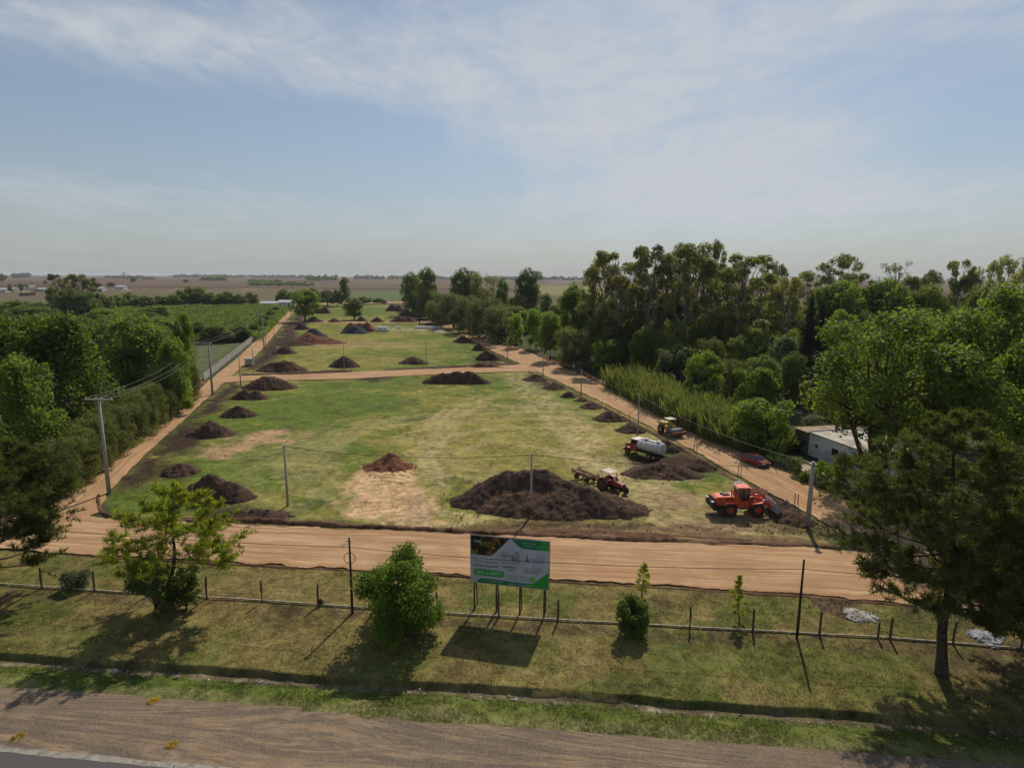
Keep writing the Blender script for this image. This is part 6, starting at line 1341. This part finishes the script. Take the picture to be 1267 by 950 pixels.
q = P(309, 452); m = MB(); m.box((0, 0, .95), (2.0, 1.8, 1.9), M_panel, bev=.06); m.box((0, 0, 1.94), (2.2, 2.0, .12), M_grey); tag(m.build('concrete_bin', loc=(q[0], q[1], 0)), 'small pale box shaped concrete cabinet beside the left road above the cross road', 'cabinet')

# ------------------------------------------------------------------ white bulk bags and sheets
def bag_proto():
    vs = []; fs = []; n = 12; prof = [(0, .40), (.04, .50), (.35, .56), (.75, .54), (.98, .46), (1.04, .30), (1.0, .12)]; rg = random.Random(2)
    for z, r in prof:
        for j in range(n):
            a = 2 * PI * j / n; c_, s_ = math.cos(a), math.sin(a); k = r / max(abs(c_), abs(s_)) ** .75 * rg.uniform(.95, 1.05); vs.append((c_ * k, s_ * k, z))
    for i in range(len(prof) - 1):
        for j in range(n): fs.append((i * n + j, i * n + (j + 1) % n, (i + 1) * n + (j + 1) % n, (i + 1) * n + j))
    fs.append(tuple(range((len(prof) - 1) * n, len(prof) * n))); m = MB(); m.add(vs, fs, M_white); return m.mesh('bulk_bag')
bagm = bag_proto(); rb = random.Random(4)
def bags(px, base, nx, ny, nz, label, group):
    b = P(px, base)
    for k in range(nz):
        for j in range(ny):
            for i in range(nx):
                if k and rb.random() < .35: continue
                o = ob('bulk_bag', bagm, loc=(b[0] + (i - nx / 2) * 1.15 + rb.uniform(-.12, .12), b[1] + j * 1.2 + rb.uniform(-.15, .15), k * 1.05), rz=rb.uniform(-.3, .3)); tag(o, label, 'bulk bag', group)
bags(475, 410, 5, 3, 2, 'white bulk bag in the left square pack on the lot', 'white bags in the left pack'); bags(531, 406.5, 11, 2, 1, 'white bulk bag in the long row beside the black pole', 'white bags in the long row'); bags(494.5, 406.5, 2, 1, 1, 'one of two white bulk bags between the pack and the long row', 'two white bags'); 
M_tarp = mottled('white_plastic_sheet', (.24, .22, .20), (.46, .44, .41), 3, .8, bs=.4, dist=.05); M_tarpb = mottled('bluish_plastic_sheet', (.16, .18, .22), (.32, .35, .40), 3, .7, bs=.4)
heap(1055, 1081, 757, 769, [(-.4, .3, 1, .7), (.4, -.2, .7, .7), (0, 0, .5, 1.0)], M_tarp, 'crumpled dirty white plastic sheet lying behind the fence near the large pine', name='plastic_sheet', depth=.7, res=.05, rough=2.2, cat='plastic sheet')
heap(1212, 1240, 788, 797, [(-.3, 0, 1, .8), (.4, 0, .8, .7)], M_tarpb, 'bluish crumpled plastic sheet at the fence behind the large pine', name='plastic_sheet', depth=.5, res=.05, rough=2.0, cat='plastic sheet')
heap(911, 924, 595, 601, one, M_tarp, 'small white sack behind the cab of the wheel loader', name='white_sack', depth=.6, res=.08, cat='sack')
heap(1154, 1169, 654, 665, one, M_tarp, 'white sack beyond the front road seen through the large pine', name='white_sack', depth=.6, res=.08, cat='sack')
heap(537, 552, 408, 411, one, M_tarp, 'flat white sheet on the grass right of the long row of bags', name='plastic_sheet', depth=.9, cat='plastic sheet')

# ------------------------------------------------------------------ grass, weeds, litter near the camera
def grass_mat():
    m = newmat('grass_blades_coloured'); a = N('ShaderNodeAttribute'); a.attribute_name = 'albedo'; t = N('ShaderNodeBsdfTranslucent'); L(a.outputs['Color'], t.inputs[0]); p = bsdf(a.outputs['Color'], .7, 0, .15); mx = N('ShaderNodeMixShader'); mx.inputs[0].default_value = .35; L(p, mx.inputs[1]); L(t.outputs[0], mx.inputs[2]); out(mx.outputs[0]); return m
M_gb = grass_mat()
FRB = WP(FRONT_B)
def tufts():
    rng = np.random.default_rng(77); n = 120000; Y = 29 + 28 * rng.random(n) ** 1.15; X = rng.uniform(-1, 1, n) * (Y * .95 + 6); dd = seg_dist(X, Y, DITCH); sd_ = dd * -np.sign(Y - np.interp(X, [p[0] for p in DITCH], [p[1] for p in DITCH]))
    road = Y - np.interp(X, [p[0] for p in FRB], [p[1] for p in FRB]); sh = seg_dist(X, Y, WP(VERGE_B)) * np.sign(Y - np.interp(X, [p[0] for p in WP(VERGE_B)], [p[1] for p in WP(VERGE_B)]))
    dn = fbm(X * .6, Y * .6, 5, 4, .65); keep = (road < -.5) & (sh > -.9 * rng.random(n) ** 2.5) & (rng.random(n) < sstep(.38, .62, dn) + .12) & ((sd_ < -.1) | (sd_ > .6)); X, Y, sd_ = X[keep], Y[keep], sd_[keep]; n = len(X)
    col = albedo(X, Y) * rng.uniform(1.0, 2.0, (n, 1)); lush = (sd_ > .6); h = np.where(lush, .11, .075) * rng.uniform(.5, 1.6, n); k = 3; X = np.repeat(X, k) + rng.normal(size=n * k) * .05; Y = np.repeat(Y, k) + rng.normal(size=n * k) * .05; h = np.repeat(h, k) * rng.uniform(.6, 1.3, n * k); col = np.repeat(col, k, 0)
    Z = ground_z(X, Y); a = rng.random(len(X)) * PI; w = .022; ln = rng.normal(size=(len(X), 2)) * .05; V = np.stack([np.stack([X - np.cos(a) * w, Y - np.sin(a) * w, Z - .02], 1), np.stack([X + np.cos(a) * w, Y + np.sin(a) * w, Z - .02], 1), np.stack([X + ln[:, 0], Y + ln[:, 1], Z + h], 1)], 1).reshape(-1, 3)
    o = ob('grass', fmesh('grass', V, np.arange(len(V)).reshape(-1, 3), [M_gb], False, {'albedo': ('FLOAT_COLOR', np.clip(np.repeat(col, 3, 0), 0, 1))})); tag(o, 'short patchy grass on the bank between highway and dirt road', 'grass', kind='stuff')
tufts()
def litter():
    rng = random.Random(9); m = MB(); mats = [M_tarp, M_beam, M_cream, M_yard]; dx = [p[0] for p in DITCH]; dy = [p[1] for p in DITCH]
    for i in range(420):
        x = rng.uniform(-38, 44); g = fbm(np.array([x * .25]), np.array([3.]), 8, 3)[0]
        if rng.random() > (g - .25) * 2: continue
        y = np.interp(x, dx, dy) - rng.uniform(.15, .95); z = float(ground_z(np.array([x]), np.array([y]))[0]); s = rng.uniform(.04, .15) * (1.8 if rng.random() < .06 else 1)
        vs = [(x + rng.uniform(-s, s), y + rng.uniform(-s, s) * .7, z + rng.uniform(-.01, s * .7)) for _ in range(6)]; m.add(vs, [(0, 1, 2), (0, 2, 3), (3, 2, 4), (0, 3, 5), (1, 5, 4)], rng.choice(mats))
    for i in range(90):
        x = rng.uniform(-36, 38); y = rng.uniform(32, 50); s = rng.uniform(.03, .09); z = float(ground_z(np.array([x]), np.array([y]))[0]) + .02; vs = [(x + rng.uniform(-s, s), y + rng.uniform(-s, s), z + rng.uniform(0, s)) for _ in range(5)]; m.add(vs, [(0, 1, 2), (0, 2, 3), (3, 2, 4)], rng.choice(mats[:2]))
    tag(m.build('litter'), 'scattered pale litter and stones in the ditch and on the bank', 'litter', kind='stuff')
litter()
M_rock = mottled('pale_rock', (.20, .18, .15), (.40, .37, .32), 3, .9, bs=.4)
def rock(px, py, s_, label):
    rng = random.Random(int(px)); q = P(px, py); z = float(ground_z(np.array([q[0]]), np.array([q[1]]))[0]); bm = bmesh.new(); bmesh.ops.create_icosphere(bm, subdivisions=2, radius=1)
    for v in bm.verts: v.co *= rng.uniform(.78, 1.12); v.co.x *= s_; v.co.y *= s_ * .75; v.co.z *= s_ * .8
    me = bpy.data.meshes.new('rock'); bm.to_mesh(me); bm.free(); me.materials.append(M_rock); tag(ob('rock', me, loc=(q[0], q[1], z + s_ * .25)), label, 'rock')
rock(140, 822, .26, 'largest pale rock lying in the ditch below the shadow of the young pine'); rock(181, 826, .14, 'small pale rock in the ditch right of the largest rock'); rock(218, 828, .17, 'pale rock in the ditch below the dark bush')
rock(316, 834, .15, 'left one of two pale rocks in the ditch left of the leafy bush'); rock(331, 836, .17, 'right one of two pale rocks in the ditch left of the leafy bush'); rock(587, 856, .13, 'pale rock in the ditch below the billboard shadow')
def clods():
    rng = random.Random(19); m = MB()
    def clod(x, y, s, mt):
        z = 0; vs = [(x + a * s * rng.uniform(.6, 1.2), y + b * s * rng.uniform(.6, 1.2), z + c * s * rng.uniform(.5, 1)) for a, b, c in ((-1, 0, -.2), (0, -1, -.2), (1, 0, -.2), (0, 1, -.2), (0, 0, .9))]; m.add(vs, [(0, 1, 4), (1, 2, 4), (2, 3, 4), (3, 0, 4)], mt)
    for (px0, px1, y0, y1, n, mt) in ((548, 805, 632, 650, 260, M_soil), (545, 575, 600, 640, 60, M_soil), (215, 315, 612, 630, 90, M_soil), (935, 1000, 640, 660, 160, M_soil), (450, 515, 578, 590, 60, M_clay), (770, 890, 586, 598, 90, M_soil), (140, 240, 560, 610, 120, M_soil), (150, 1040, 648, 660, 260, M_berm), (60, 1180, 690, 694, 0, M_berm), (1000, 1066, 740, 758, 70, M_soil)):
        for _ in range(n):
            px = rng.uniform(px0, px1); t_ = (px - px0) / (px1 - px0); q = P(px, rng.uniform(y0, y1)); clod(q[0], q[1], rng.uniform(.04, .09) * (1.8 if rng.random() < .12 else 1), mt)
    tag(m.build('soil_clods'), 'loose soil clods scattered round the heaps and road edges', 'soil clods', kind='stuff')
clods()
# yellow weeds on the gravel shoulder
for px, py, w, lab in ((190, 868, 12, 'yellow dry weed on the shoulder at the edge of the verge'), (22, 913, 18, 'yellow dry weed on the shoulder near the left edge of the photo'), (213, 922, 14, 'yellow dry weed on the shoulder near the asphalt edge')):
    bush('dry_weed', lab, px, py, py - 2.5, w * 1.1, L_yel, int(px) + 3, 700, .045, cat='weed')

# ------------------------------------------------------------------ haze
def haze():
    m = newmat('haze_air'); v = N('ShaderNodeVolumePrincipled'); v.inputs['Color'].default_value = (.86, .91, 1.0, 1); v.inputs['Density'].default_value = HAZE; v.inputs['Anisotropy'].default_value = .15
    o = N('ShaderNodeOutputMaterial'); L(v.outputs[0], o.inputs[1]); b = MB(); b.box((0, 0, 20.5), (34000, 34000, 46), m); h = b.build('haze'); tag(h, kind='stuff')
HAZE = 6.5e-5
haze()
